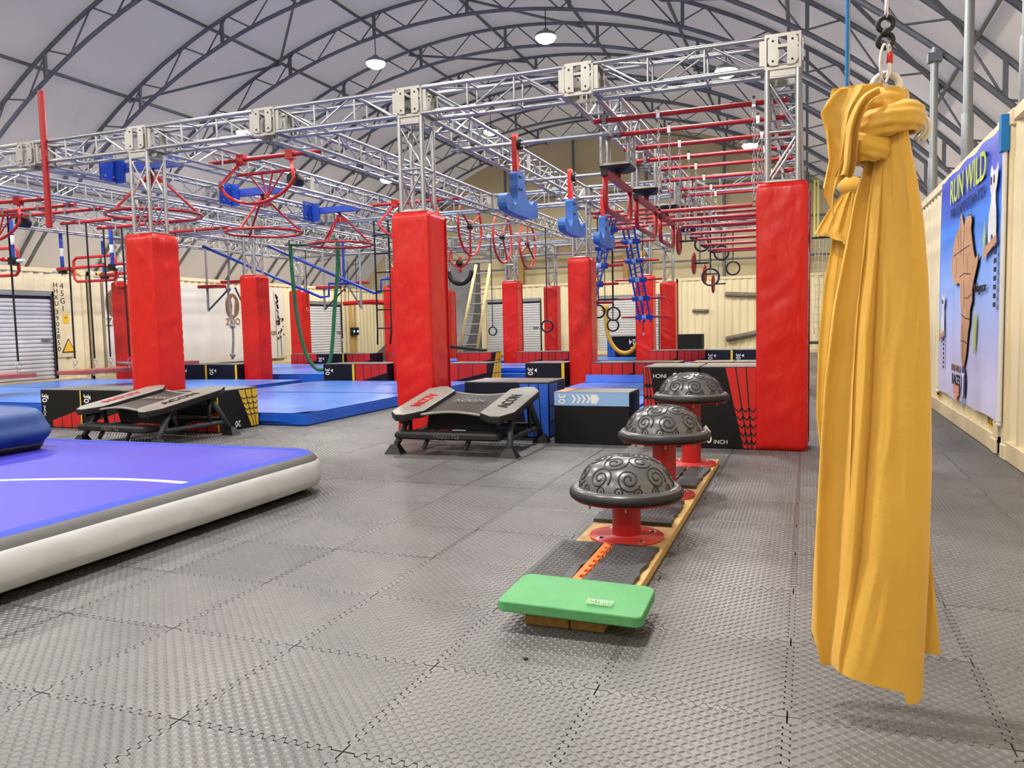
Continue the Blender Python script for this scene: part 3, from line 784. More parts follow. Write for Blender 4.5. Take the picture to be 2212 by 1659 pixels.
# ---- blue drop posts with red box frames
def boxframe(label, loc, wd=1.5):
    t = thing('grip_station', label, 'frame', loc, 0, 'red grip frames')
    for x in (-wd/2,wd/2):
        bar('drop_post', (x,0,0), (x,0,.82), .04, 'bluepaint', t, 10); bar('post_sleeve', (x,0,.3), (x,0,.48), .043, 'white', t, 10)
        bar('stub_axle', (x-.12*(1 if x<0 else -1),0,-.02), (x+.3*(1 if x>0 else -1),0,-.02), .035, 'whiteplast', t, 10)
        block('hub', (x-.06,-.07,-.09), (x+.06,.07,.05), 'black', t)
    w = wd/2-.12
    for dz, dy in ((.0,.0),(.0,.0)):
        pass
    MB().tube([(-w,.2,.2),(-w+.08,.2,.27),(w-.08,.2,.27),(w,.2,.2),(w,.2,-.2),(w-.08,.2,-.27),(-w+.08,.2,-.27),(-w,.2,-.2)], .032, 8, closed=True).build('loop', 'redbright', t)
    MB().tube([(-w-.1,-.15,.0),(w+.05,-.15,.02)], .034, 8).build('grip_bar', 'redbright', t)
    for x in (-w,w): bar('side_bar', (x,-.15,.0), (x,.2,.0), .026, 'redbright', t, 8)
boxframe('red pipe grip frame on blue posts above the left roller door', (-15.1, 13.3, 2.74))
boxframe('red pipe grip frame on blue posts behind the left pillar', (-14.95, 14.35, 2.66), 1.6)
boxframe('red pipe grip frame on blue posts at the left picture edge', (-15.4, 11.2, 2.75))
# ---- knotted rope, black hanging lines, green hose
t = thing('climbing_rope', 'grey knotted climbing rope hanging beside the zoo banner', 'rope', (-13.62, 16.15, .45))
pts = [(.04*math.sin(k*.35)+.03*k/30, 0, 3.12-k*.104) for k in range(30)]
MB().tube(pts, .03, 8).build('rope_body', 'rope', t)
for k in (1, 12, 21, 28): MB().sphere(pts[k], .07, 6, (1,1,.9)).build('knot', 'rope', t)
tag(MB().tube([(-15.6,14.45,.56),(-15.2,14.4,.55),(-14.6,14.45,.55),(-14.35,14.4,.56),(-14.2,14.5,.6),(-14.4,14.7,.6),(-15.3,14.75,.6)], .035, 8).build('coiled_rope', 'rope'), 'grey rope end lying on the dark boxes', 'rope')
for n, (x, y, z0) in enumerate(((-11.665,18.2,.9),(-9.745,19.6,1.5),(-9.745,20.4,1.3),(-13.585,19.4,1.8),(-3.945,20.2,.9))):
    t = thing('hanging_line', 'thin black strap hanging among the far lanes, %s' % ORD[n], 'strap', (x,y,z0), 0, 'thin black straps')
    bar('line', (0,0,.1), (0,0,3.56-z0), .012, 'strap', t, 6); MB().torus((0,0,.05), .05, .009, 'X', 12, 5).build('carabiner', 'chrome', t)
P = [(-11.4,15.7,3.28),(-11.38,15.7,2.6),(-11.3,15.7,1.6),(-11.15,15.75,.75),(-10.95,15.8,.38),(-10.75,15.82,.305),(-10.58,15.85,.43),(-10.5,15.9,.8),(-10.42,15.95,1.7),(-10.33,16.0,2.6),(-10.3,16.0,3.3)]
t = thing('fabric_loop', 'dark green fabric loop hanging from the rig', 'loop', (-10.8,15.8,.28))
MB().tube(smooth(P), .045, 8).build('hanging_band', 'hose', t, w=True)
MB().tube(smooth([(-11.4,15.7,3.26),(-10.9,15.8,3.24),(-10.3,16,3.36)]), .03, 8).build('top_band', 'hose', t, w=True)
# ---- blue stepped rails and grey shelf brackets
for n, (a, b, c, d) in enumerate((((-13.9,15.6,3.36),(-11.9,17.6,2.1),(-11.7,17.7,2.45),(-11.0,17.9,2.45)),((-12.2,15.9,3.3),(-10.3,17.6,2.15),(-10.15,17.7,2.5),(-9.6,17.9,2.5)))):
    t = thing('stepped_rail', 'dark blue bent rail sloping down, %s one' % ('left','right')[n], 'rail', a, 0, 'blue stepped rails')
    MB().tube([a, b, (c[0]-.02,c[1],b[2]+.02), c, d], .035, 8).build('rail', 'bluepaint', t, w=True)
    bar('hanger', (c[0]+.4,c[1]+.1,c[2]), (c[0]+.4,c[1]+.1,3.5), .035, 'bluepaint', t, 8, w=True)
for n, (x, y) in enumerate(((-14.185,16.7),(-12.265,19.2),(-10.48,20.1))):
    t = thing('ledge_shelf', 'dark red climbing ledge on grey brackets, %s from the left' % ORD[n], 'ledge', (x,y,2.4), 0, 'red climbing ledges')
    for xx in (-.6,.6):
        bar('drop_pole', (xx,0,-.6), (xx,0,1.15), .03, 'galv', t, 8)
        bar('brace', (xx,0,-.58), (xx*.15,.25,0), .025, 'greypaint', t, 6)
    MB().bbox((-.75,-.2,0), (-.1,.15,.08), .01).build('ledge', 'redpaint', t); MB().bbox((-.35,.2,.12), (.6,.5,.2), .01).build('ledge', 'redpaint', t)
t = thing('padded_bar', 'red padded bars hung on wires beside the far roller door', 'bar', (-13.0,22.6,2.1))
for n, (x, y) in enumerate(((-.2,0),(.3,-.3))):
    MB().tube(smooth([(x-1.2,y,0),(x-.4,y,.02),(x+.4,y,-.02),(x+1.2,y,0)]), .07, 8).build('pad', 'redvinyl', t)
    for s in (-1,1): bar('wire', (x+s,y,0), (x+s,y,1.4), .01, 'strap', t, 5)
# ---- blue lattice ladders with red rungs
def lattice(label, top, bot, ra, rb, sp=.13):
    t = thing('lattice_ladder', label, 'ladder', top, 0, 'blue lattice ladders')
    d = Vector(bot)-Vector(top); L = d.length; u = d.normalized()
    for sx in (-sp,-.02,sp): bar('side_rail', (sx,0,0), Vector((sx,0,0))+u*L, .024, 'bluepaint', t, 8)
    n = 5
    for k in range(n):
        c = u*(L*(k+.7)/n)
        MB().cyl(c+Vector((-sp-.08,0,0)), c+Vector((sp+.08,0,0)), .06, 12).build('sleeve', 'bluepaint', t)
        bar('rung_band', c+Vector((-.05,0,0)), c+Vector((.05,0,0)), .063, 'boxsky', t, 12)
        bar('rung', c+Vector((ra,0,0)), c+Vector((rb,0,0)), .026, 'redpaint', t, 8)
        if k:
            for q in (.12,.24): bar('cross_strut', c-u*q+Vector((-sp,0,0)), c-u*(q+.08)+Vector((sp,0,0)), .012, 'bluepaint', t, 6)
lattice('blue lattice ladder with red rungs sloping away behind the hooks', (-3.88,18.2,3.44), (-3.62,18.8,1.25), -.55, .58)
lattice('blue lattice ladder with red rungs sloping towards the middle pillar', (-3.8,16.25,3.44), (-4.15,15.5,1.55), -.1, .5, .1)
for n in range(5):
    y = 15.6+n*.65
    t = thing('crossbar', 'red overhead bar above the blue ladders, %s from the front' % ORD[n], 'bar', (-3.1, y, ZB), 0, 'red bars above the ladders')
    bar('tube', (-1.1,0,0), (1.0,0,0), .027, 'redpaint', t, 10); block('clamp', (-.3,-.035,-.04), (-.24,.035,.05), 'galv', t); block('clamp', (.5,-.035,-.04), (.56,.035,.05), 'galv', t)
for n, (x0, x1, y) in enumerate(((-1.95,-.2,15.6),(-1.95,-.2,16.7),(-1.95,-.2,17.8),(-1.95,-.2,18.9))):
    t = thing('crossbar', 'dark red bar over the right lane beyond the second crossbar, %s' % ORD[n], 'bar', ((x0+x1)/2, y, 3.3), 0, 'far right lane bars')
    bar('tube', (-.95,0,0), (.95,0,0), .027, 'redpaint', t, 10); block('clamp', (-.7,-.035,-.04), (-.64,.035,.08), 'galv', t); block('clamp', (.6,-.035,-.04), (.66,.035,.08), 'galv', t)
# ---- cargo ladder strap behind the middle pillar
t = thing('strap_ladder', 'black webbing ladder hanging behind the middle pillar', 'ladder', (-8.55,14.985,.9))
for s in (-.17,.17): MB().tube([(s,0,2.66),(s*1.05,.02,1.4),(s,0,.3),(s*.9,-.05,0)], .022, 6).build('webbing', 'strap', t)
for k in range(6): bar('rung', (-.17,0,.35+k*.4), (.17,0,.35+k*.4), .016, 'strap', t, 6)
# ================================================================ THINGS ON THE FLOOR
# ---- mats
def mat_block(label, x0, x1, y0, y1, h, z=0, nx=14, ny=14, seed=0):
    t = thing('crash_mat', label, 'mat', ((x0+x1)/2,(y0+y1)/2,z)); dx, dy = (x1-x0)/2, (y1-y0)/2
    MB().bbox((-dx,-dy,0), (dx,dy,h-.012), .02).build('mat_body', 'bluevinyl', t)
    vs = []; fs = []
    for j in range(ny+1):
        for i in range(nx+1):
            x, y = -dx+2*dx*i/nx, -dy+2*dy*j/ny; e = min(i, nx-i, j, ny-j) == 0
            vs.append((x, y, h-(.012 if e else 0)+(0 if e else .012*noise.noise((x*1.1+seed, y*1.1, seed)))))
    for j in range(ny):
        for i in range(nx): a = j*(nx+1)+i; fs.append((a,a+1,a+nx+2,a+nx+1))
    MB().add(vs, fs, True).build('mat_cover', 'bluetop', t)
    bar('seam', (-dx,0,h-.002), (dx,0,h-.002), .008, 'strap', t, 5)
    return t
m1 = mat_block('large blue landing mat behind the left rebounder, corner lifted', -9.75, -6.05, 8.52, 14.2, .18, seed=1)
o = MB().prism([(0,0),(1.1,0),(.9,.02),(.1,.1)], FR((.5,-2.86,.06),(1,0,0),(0,.1,1)), .01).build('lifted_flap', 'bluevinyl', m1)
mat_block('blue landing mat below the swing boards', -16.6, -10.15, 9.0, 14.2, .2, seed=2)
mat_block('blue landing mat between the second and third crossbars on the left', -16.5, -9.9, 15.4, 20.1, .24, seed=3)
mat_block('thick blue landing mat in the middle lanes beyond the dark boxes', -9.6, -4.95, 15.5, 20.0, .24, seed=4)
m5 = mat_block('blue landing mat under the blue hooks', -3.85, -2.05, 8.75, 14.1, .18, seed=5)
MB().prism([(-.85,0),(.85,0),(.85,.14),(-.85,.14)], FR((0,2.55,.17),(1,0,0),(0,.3,1)), .03).build('raised_flap', 'bluevinyl', m5)
mat_block('blue landing mat under the red chain bars', -1.98, -.5, 8.75, 14.1, .18, seed=6)
mat_block('blue landing mat below the blue ladders', -4.2, -.4, 15.7, 20.0, .26, seed=7)
mat_block('small blue mat stacked on the middle lane mat', -7.6, -5.4, 15.7, 17.2, .1, .253, 8, 6, 8)
mat_block('blue mat beyond the third crossbar', -12, -4.6, 21.9, 23.6, .22, seed=9)
# ---- plyo boxes
def web(F, q, m, t, nr=3, cross=(.35,.55,.75), wl=.012, z=.002):
    p = [Vector((x,y,0)) for x,y in q]
    def bi(s, r): return (p[0]*(1-s)+p[1]*s)*(1-r)+(p[3]*(1-s)+p[2]*s)*r
    pp = MB().prism([tuple(v[:2]) for v in p], F @ Matrix.Translation((0,0,.0005)), z).build('printed_panel', m, t)
    mb = MB()
    def line(a, b):
        d = (b-a).normalized(); n = Vector((-d.y,d.x,0))*wl/2
        mb.prism([tuple((a+n)[:2]),tuple((a-n)[:2]),tuple((b-n)[:2]),tuple((b+n)[:2])], F @ Matrix.Translation((0,0,.0005)), z+.0015)
    for k in range(1, nr): line(bi(k/nr,0), bi(k/nr,1))
    for c in cross:
        pr = None
        for k in range(nr*2+1):
            s = k/(nr*2); v = bi(s, c-.05*math.sin(PI*((s*nr) % 1)))
            if pr is not None: line(pr, v)
            pr = v
    if mb.v: mb.build('printed_lines', 'ink', pp)
def plyo(label, x0, y0, w, d, h, style, z0=0, group=None, top='boxtop', rz=0):
    t = thing('plyo_box', label, 'box', (x0+w/2, y0+d/2, z0), rz, group)
    MB().bbox((-w/2,-d/2,0), (w/2,d/2,h-.004), .008).build('body', 'boxblack' if style in ('A','A2','Rl','Rr','sky','blue24','blk') else 'boxnavy', t)
    block('top_cover', (-w/2+.006,-d/2+.006,h-.006), (w/2-.006,d/2-.006,h), top, t)
    F = FR((-w/2,-d/2,0),(1,0,0),(0,0,1)); G = FR((w/2,-d/2,0),(0,1,0),(0,0,1)); K = lambda M, u, v, r=0: M @ Matrix.Translation((u,v,.003)) @ rot(r,'Z')
    if style in ('A','A2'):
        web(F, [(w*.28,.015),(w-.02,.015),(w-.02,h*.5),(w*.28,h*.2)], 'boxred', t, 3, (.0,)); 
        letter('30', h*.24, K(F,.075,h*.78,-PI/2), 'white', t); letter('INCH', h*.11, K(F,.07,h*.45,-PI/2), 'white', t)
        MB().prism([(-.03,0),(.03,0),(0,-.045)], K(F,.155,h*.8,-PI/2), .002).build('arrow_print', 'white', t)
        block('corner_stripe', (w/2-.022,-d/2-.003,.01), (w/2-.002,-d/2+.001,h-.01), 'boxyellow', t)
        if style == 'A2':
            web(G, [(d*.8,.02),(d-.01,.02),(d-.01,h-.02),(d*.5,h-.02)], 'boxyellow', t, 3, (.35,.5,.65,.8))
            letter('20', h*.2, K(G,d*.45,.08,PI), 'white', t)
    if style == 'Rl':
        web(F, [(.01,.01),(w*.32,.01),(w*.12,h-.01),(.01,h-.01)], 'boxred', t, 3, (.2,.35,.5,.65,.8)); letter('30', .1, K(F,w*.62,h-.09,PI), 'white', t); letter('INCH', .055, K(F,w*.3,h-.09,PI), 'white', t)
        block('edge_stripe', (-w/2+.01,d/2-.09,h-.002), (w/2-.01,d/2-.01,h+.002), 'boxyellow', t)
    if style == 'Rr':
        web(F, [(w*.76,.01),(w-.01,.01),(w-.01,h-.01),(w*.45,h-.01)], 'boxred', t, 3, (.1,.2,.3,.4,.5)); letter('30', .115, K(F,w*.1,.09), 'white', t); letter('INCH', .055, K(F,w*.36,.065), 'white', t)
        MB().prism([(-.05,0),(.05,0),(0,.07)], K(F,w*.1,.16), .002).build('arrow_print', 'white', t)
        block('edge_stripe', (-w/2+.01,d/2-.09,h-.002), (w/2-.01,d/2-.01,h+.002), 'boxyellow', t)
    if style == 'red': web(F, [(.01,h*.22),(w-.01,h*.62),(w-.01,h-.015),(.01,h-.015)], 'boxred', t, 4, (), .014)
    if style == 'red2':
        web(F, [(.01,h*.22),(w-.01,h*.62),(w-.01,h-.015),(.01,h-.015)], 'boxred', t, 3, (), .014)
        web(G, [(d*.2,.02),(d-.02,.02),(d-.02,h-.02),(d*.5,h-.02)], 'boxyellow', t, 3, (.3,.6))
    if style in ('b30','blk'):
        letter('30' if style == 'b30' else '24', h*.3, K(F,.1,h*.68,-PI/2), 'white', t)
        MB().prism([(-.04,0),(.04,0),(0,-.06)], K(F,.24,h*.72,-PI/2), .002).build('arrow_print', 'white', t)
        web(F, [(w*.55,.015),(w-.02,.015),(w-.02,h*.25),(w*.55,.03)], 'boxred', t, 2, ())
        block('corner_stripe', (w/2-.06,-d/2-.003,.01), (w/2-.004,-d/2+.001,h-.01), 'boxyellow' if style == 'b30' else 'boxblack', t)
    if style == 'blue24':
        web(F, [(.01,.01),(w*.3,.01),(w*.16,h-.01),(.01,h-.01)], 'boxblue', t, 2, (.3,.6)); letter('24', h*.26, K(F,w*.82,h*.8,PI), 'white', t); MB().prism([(-.05,0),(.05,0),(0,-.07)], K(F,w*.8,h*.6), .002).build('arrow_print', 'white', t)
    if style == 'behind':
        web(G, [(.02,.02),(d*.5,.02),(d*.5,h-.02),(.02,h-.02)], 'boxblue', t, 3, (.3,.6)); web(F, [(w*.75,.02),(w-.01,.02),(w-.01,h-.02),(w*.66,h-.02)], 'boxblue', t, 3, ())
        web(G, [(d*.7,.02),(d-.02,.02),(d-.02,h*.6),(d*.8,h*.6)], 'boxyellow', t, 3, (.3,.6))
        block('edge_stripe', (-w/2+.01,d/2-.06,h-.002), (w/2-.01,d/2-.01,h+.002), 'salmon', t)
    if style == 'sky':
        MB().prism([(.005,h*.74),(w-.005,h*.74),(w-.005,h-.004),(.005,h-.004)], F, .002).build('band_print', 'boxsky', t)
        for k in range(5):
            u = .19+.052*k; v = h*.87; hh = h*.085; tk = .022 if k < 4 else .06
            MB().prism([(u,v-hh),(u+tk,v-hh),(u+tk+.03,v),(u+tk,v+hh),(u,v+hh),(u+(.03 if k < 4 else .0),v)], F @ Matrix.Translation((0,0,.002)), .0015).build('chevron_print', 'white', t)
        letter('30', h*.2, K(F,.085,h*.87,-PI/2) , 'white', t)
        block('edge_stripe', (-w/2+.006,-d/2+.02,h-.003), (-w/2+.12,d/2-.02,h+.002), 'salmon', t)
    return t
for n in range(4):
    plyo('black and red box in the front left row, %s from the left' % ORD[n], (-9.76,-9.0,-8.25,-7.5)[n], (7.72,7.72,7.66,7.72)[n], .745, (.74,.74,.1,.74)[n], .52, 'A2' if n == 3 else 'A', group='front left box row')
plyo('tall black box with red web print and upside-down writing, beside the right pillar', -1.53, 7.8, .55, .62, .8, 'Rl')
plyo('tall black box reading 30 inch, touching the right pillar', -.972, 7.8, .535, .62, .8, 'Rr')
plyo('black box with pale blue chevron band on its front', -2.47, 7.8, .8, .5, .54, 'sky')
plyo('black and blue box standing behind the right rebounder', -3.62, 8.1, 1.0, .6, .62, 'behind')
def row(lst, y, d, h, where):
    for n, (x, w, st) in enumerate(lst):
        kind = {'red':'red print box','red2':'red and yellow box','b30':'black 30 box','blue24':'black box with blue print','blk':'plain black box'}[st]
        plyo('%s in %s, %s from left' % (kind, where, ORD[n]), x, y, w, d, h, st, group=where)
row([(-13.75,.83,'b30'),(-12.9,.83,'b30'),(-9.78,.78,'b30'),(-8.99,.78,'red'),(-6.9,.95,'red2'),(-5.15,.8,'b30'),(-3.83,.82,'red'),(-3.0,.82,'red'),(-1.95,.72,'red'),(-1.22,.72,'red')], 14.45, .76, .51, 'the box row along the second crossbar')
row([(-14.9,.95,'red'),(-13.94,.95,'b30'),(-12.9,.8,'red'),(-11.5,.78,'red'),(-9.28,1.05,'red2'),(-7.5,.75,'red'),(-6.74,.75,'red'),(-3.82,.72,'red'),(-3.09,.7,'red'),(-2.38,.66,'b30'),(-1.7,.66,'b30')], 20.3, .76, .52, 'the box row along the third crossbar')
plyo('black box with blue print and 24 standing far back', -5.75, 23.7, .95, .7, .85, 'blue24')
plyo('black box with sideways 24 beside the far logs', -4.6, 28.6, 1.1, .7, .8, 'blk')
# ---- rebounders (sloped frame with two pads and a bed)
def rebounder(label, loc, rz=0, red=True):
    t = thing('rebounder', label, 'trampoline', loc, rz, 'black sloped rebounders')
    hw = .62
    def zt(y): return .43+.17*(y/1.05)          # top surface height along depth
    for s in (-1,1):
        x0, x1 = (s*hw-.06, s*hw+.0) if False else (s*(hw+.04), s*(hw-.31))
        xa, xb = min(x0,x1), max(x0,x1); c = .1
        out = [(xa+(c if s<0 else .15),-.12),(xb-(c if s>0 else .15),-.12),(xb,-.12+c*1.6),(xb,1.02-c*1.6),(xb-(c if s>0 else .15),1.02),(xa+(c if s<0 else .15),1.02),(xa,1.02-c),(xa,-.12+c*1.2)]
        rings = []
        for dz, ins in ((-.07,.01),(-.02,0),(-.006,.006),(0,.03)):
            cx, cy = (xa+xb)/2, .45
            rings.append([(cx+(x-cx)*(1-ins*2), cy+(y-cy)*(1-ins), zt(y)+dz) for x, y in out])
        rs = rings
        MB().loft(rs[:3], caps=False).build('pad_skirt', 'blackrub', t)
        mb = MB(); mb.loft(rs[2:], caps=False); mb.add(rs[3], [tuple(range(8))]); pt = mb.build('pad_top', 'padgrey', t)
        ang = math.atan(.17/1.05)
        letter('ACON', .17, FR(((xa+xb)/2, .42, zt(.42)+.004), (0,s*1,s*.16),(-s*1,0,0)), 'boxred' if (s < 0 and red) else 'ink', pt)
    # bed
    vs = []; fs = []; n = 10
    for j in range(n+1):
        for i in range(n+1):
            x = -.34+.68*i/n; y = .02+.9*j/n; sag = .03*math.sin(PI*i/n)*((1-j/n)**2)-.03*math.sin(PI*i/n)*((j/n)**2)-.012
            vs.append((x, y, zt(y)-.03+sag))
    for j in range(n):
        for i in range(n): a = j*(n+1)+i; fs.append((a,a+1,a+n+2,a+n+1))
    MB().add(vs, fs, True).build('bed', 'trampmat', t)
    MB().tube(smooth([vs[i] for i in range(0,n+1,2)],3), .014, 6).build('bed_edge', 'padgrey', t); MB().tube(smooth([vs[n*(n+1)+i] for i in range(0,n+1,2)],3), .014, 6).build('bed_edge', 'padgrey', t)
    letter('ACON', .12, FR((0,.5,zt(.5)-.02), (1,0,0),(0,1,.16)), 'padgrey', t)
    # skirt with print
    vs = []
    MB().prism([(-.36,.0),(.36,.0),(.36,.2),(-.36,.2)], FR((0,.3,.22),(1,0,0),(0,-.25,1)), .012).build('no_step_skirt', 'blackrub', t)
    letter('NO STEP', .075, FR((.02,.285,.25),(1,0,0),(0,-.25,1)), 'greyband', t)
    # front bar with sleeve
    MB().bbox((-.58,-.12,.165), (.54,.1,.235), .018).build('front_sleeve', 'blackrub', t)
    letter('FREESTYLE', .06, FR((0,-.122,.2),(1,0,0),(0,.0,1)), 'greyband', t)
    for x in (-.25,.2): bar('sleeve_peg', (x,-.02,.16), (x-.03,-.06,.07), .022, 'black', t, 8)
    # frame
    for s in (-1,1):
        for yb, yt, zz in ((-.02,.22,zt(.22)-.07),(1.03,.78,zt(.78)-.07)):
            MB().cyl((s*hw,yb,.06), (s*(hw-.06),yt,zz), .034, 6).build('leg', 'greypaint', t)
            MB().cyl((s*(hw-.06),yt,zz), (s*(hw-.03),yb+(.3 if yb < .5 else -.3),.16), .024, 6).build('leg_stay', 'black', t)
            MB().loft([[(s*hw-.09,yb-.07,0),(s*hw+.09,yb-.07,0),(s*hw+.09,yb+.07,0),(s*hw-.09,yb+.07,0)],[(s*hw-.09,yb-.07,.012),(s*hw+.09,yb-.07,.012),(s*hw+.09,yb+.07,.012),(s*hw-.09,yb+.07,.012)],[(s*hw-.035,yb-.035,.1),(s*hw+.035,yb-.035,.1),(s*hw+.035,yb+.035,.1),(s*hw-.035,yb+.035,.1)]]).build('foot', 'black', t)
            block('foot_plate', (s*hw-.095,yb-.078,0), (s*hw+.095,yb+.078,.008), 'galv', t)
        bar('side_rail', (s*(hw-.03),.1,.17), (s*(hw-.03),.95,.17), .028, 'greypaint', t, 8)
        bar('upper_rail', (s*(hw-.1),-.05,zt(-.05)-.09), (s*(hw-.1),1.0,zt(1)-.09), .028, 'black', t, 8)
    bar('back_rail', (-hw,.95,.2), (hw,.95,.2), .028, 'black', t, 8); bar('bed_rail', (-hw+.1,.95,zt(.95)-.09), (hw-.1,.95,zt(.95)-.09), .028, 'black', t, 8)
    return t
rebounder('black sloped rebounder with grey pads in front of the middle pillar', (-3.2, 6.82, 0), .01).scale = (.97,.93,1)
rebounder('black sloped rebounder with grey pads in front of the left pillar', (-7.2, 6.64, 0), -.1, True)
# ---- air track
t = thing('air_track', 'large purple inflatable tumbling mat with white sides', 'tumbling mat', (-6.4, 2.0, 0))
def sweep(prof, x0, x1, y0, y1, rc):
    rings = []
    for off, z in prof:
        ring = []
        for (cx, cy, a0) in ((x1-rc,y1-rc,0),(x0+rc,y1-rc,PI/2),(x0+rc,y0+rc,PI),(x1-rc,y0+rc,1.5*PI)):
            for k in range(9):
                a = a0+PI/2*k/8; ring.append((cx+(rc+off)*math.cos(a), cy+(rc+off)*math.sin(a), z))
        # dense points along the long right side for soft waves
        rings.append(ring)
    return rings
AX0, AX1, AY0, AY1 = -10.2, -3.5, -3.0, 5.2
def AT(prof, name, m, cap=False, sm=True):
    mb = MB(); rg = sweep(prof, AX0, AX1, AY0, AY1, .3); mb.loft(rg, caps=False, sm=sm)
    if cap: mb.add(rg[-1], [tuple(range(len(rg[-1])))])
    return mb.build(name, m, t, w=True)
AT([(-.12,.0),(-.06,.02),(-.02,.045),(.02,.06)], 'base_band', 'black')
AT([(.02,.06),(.045,.085),(.055,.13),(.055,.19),(.045,.235),(.03,.255)], 'side_wall', 'whitevinyl')
AT([(.03,.255),(.02,.275),(.0,.297),(-.015,.304)], 'grey_band', 'greyband')
AT([(-.015,.304),(-.04,.313),(-.1,.313),(-.115,.306)], 'blue_edge', 'blueborder')
AT([(-.115,.306),(-.16,.306)], 'top_sheet', 'purple', True)
def strip(pts, w, z): 
    mb = MB(); rings = []
    for (x, y) in pts: rings.append([(x,y-w,z),(x,y+w,z),(x,y+w,z-.004),(x,y-w,z-.004)])
    return mb.loft(rings)
strip([tuple(v[:2]) for v in smooth([(-7.2,1.4,0),(-6.6,2.5,0),(-5.8,3.12,0),(-4.92,3.57,0),(-4.3,3.77,0),(-3.92,3.82,0),(-3.62,3.81,0)])], .026, .309).build('white_line', 'white', t, w=True)
strip([(-3.95,2.45),(-3.75,2.52),(-3.62,2.55)], .028, .309).build('white_line', 'white', t, w=True)
# ---- blue crash bag
t = thing('crash_bag', 'dark blue canvas crash bag lying on the purple tumbling mat', 'bag', (-6.95, 4.1, .312))
rings = []
for i in range(13):
    a = i/12; z = .36*a; ins = .06*(abs(2*a-1)**3); ring = []
    for k in range(40):
        an = 2*PI*k/40; c, s = math.cos(an), math.sin(an); e = .16
        x = (1.08-ins)*math.copysign(abs(c)**e, c); y = (.69-ins)*math.copysign(abs(s)**e, s)
        d = 1+.02*noise.noise((x*3,y*3,z*6))+.012*math.sin(z*30+x*3)
        ring.append((x*d, y*d, max(0, z-.05*a*(x*x)+.03*a*noise.noise((x*2,y*2,1)))))
    rings.append(ring)
MB().loft(rings, sm=True).build('bag_body', 'bagblue', t)
rings = [[(x*1.006,y*1.006,z) for x,y,z in rings[k]] for k in (0,1,2)]
MB().loft(rings, sm=True).build('base_panel', 'black', t)
# ---- balance domes on posts
SW = []
def sph(u, v):   # point on dome from azimuth u and polar r in [0,1]
    return (u, v)
def dome_pt(az, q, off=.0):
    r = .262*q; z = .195*math.sqrt(max(0, 1-q**2.6)) if q < .996 else .195*.1
    n = Vector((math.cos(az)*q*.8, math.sin(az)*q*.8, .75)).normalized()
    return Vector((r*math.cos(az), r*math.sin(az), z))+n*off
def dome_parts(t, z0):
    prof = [(.262*q/24*1.0, .195*math.sqrt(max(0,1-(q/24)**2.6))) for q in range(24)]+[(.266,.02),(.27,0)]
    MB().lathe([(max(r,1e-4), z) for r, z in prof][::-1], 56, (0,0,z0)).build('dome', 'dome', t); dm = t.children[-1]
    mb = MB()
    def spiral(az, q, rad, turns, ph, hand):
        pts = []
        c = Vector((q*math.cos(az), q*math.sin(az), 0))
        for k in range(int(18*turns)+1):
            a = k/18*2*PI; rr = rad*(1-a/(2*PI*turns)*.85)
            e = c+Vector((rr*math.cos(hand*a+ph), rr*math.sin(hand*a+ph), 0)); ql = min(math.sin(min(e.length, 1)*PI/2), .994)
            pts.append(dome_pt(math.atan2(e.y,e.x), ql, -.0005)+Vector((0,0,z0)))
        mb.tube(pts, .0052, 6)
    for k in range(6):
        az = k*PI/3+.3; spiral(az, .36, .19, 2.0, az+2, 1 if k % 2 else -1)
    for k in range(9):
        az = k*2*PI/9+.1; spiral(az, .69, .2, 2.0, az+1.2, -1 if k % 2 else 1)
    for k in range(16):
        az = k*PI/8+.05; spiral(az, .9, .085, 1.3, az+1.5, 1)
    spiral(.2, .02, .16, 2, 0, 1)
    mb.build('groove_relief', 'domegroove', dm)
    rt = MB().lathe([(.25,.022),(.262,.032),(.29,.03),(.3,.018)], 56, (0,0,z0)).build('rim_top', 'dome', t)
    MB().lathe([(.3,.018),(.312,.008),(.315,-.012),(.308,-.028),(.28,-.034)], 56, (0,0,z0)).build('rim_band', 'blackrub', t)
    MB().lathe([(.001,-.032),(.29,-.032),(.292,-.042),(.001,-.046)], 48, (0,0,z0)).build('red_disc', 'redpaint', t)
    for k in range(12):
        a = k*PI/6; MB().sphere((.281*math.cos(a),.281*math.sin(a),z0+.031), .006, 4, (1,1,.6)).build('rivet', 'galv', rt)
    for k in range(8):
        a = k*PI/4+.2; bar('screw_tip', (.27*math.cos(a),.27*math.sin(a),z0-.045), (.27*math.cos(a),.27*math.sin(a),z0-.065), .006, 'galv', t, 6)
for n, (x, y, zr) in enumerate(((-.935,4.25,.315),(-.915,5.38,.475),(-.9,6.62,.62))):
    t = thing('balance_dome', 'grey swirl dome on a %s red post, %s' % (('short','medium','tall')[n], ('nearest','middle','farthest')[n]), 'balance trainer', (x, y, .052), 0, 'balance domes on red posts')
    z = zr-.052
    dome_parts(t, z)
    MB().lathe([(.079,.012),(.079,z-.04)], 36).build('post', 'redpaint', t)
    bpl = MB().lathe([(.001,.0),(.205,0),(.207,.006),(.205,.012),(.08,.012),(.08,.02)], 40).build('base_plate', 'redplate', t)
    for k in range(4):
        a = k*PI/2+.7; p = (.165*math.cos(a), .165*math.sin(a))
        MB().lathe([(.001,.018),(.011,.018),(.011,.014),(.02,.014),(.021,.012)], 12, (*p,0)).build('bolt', 'chrome', bpl)
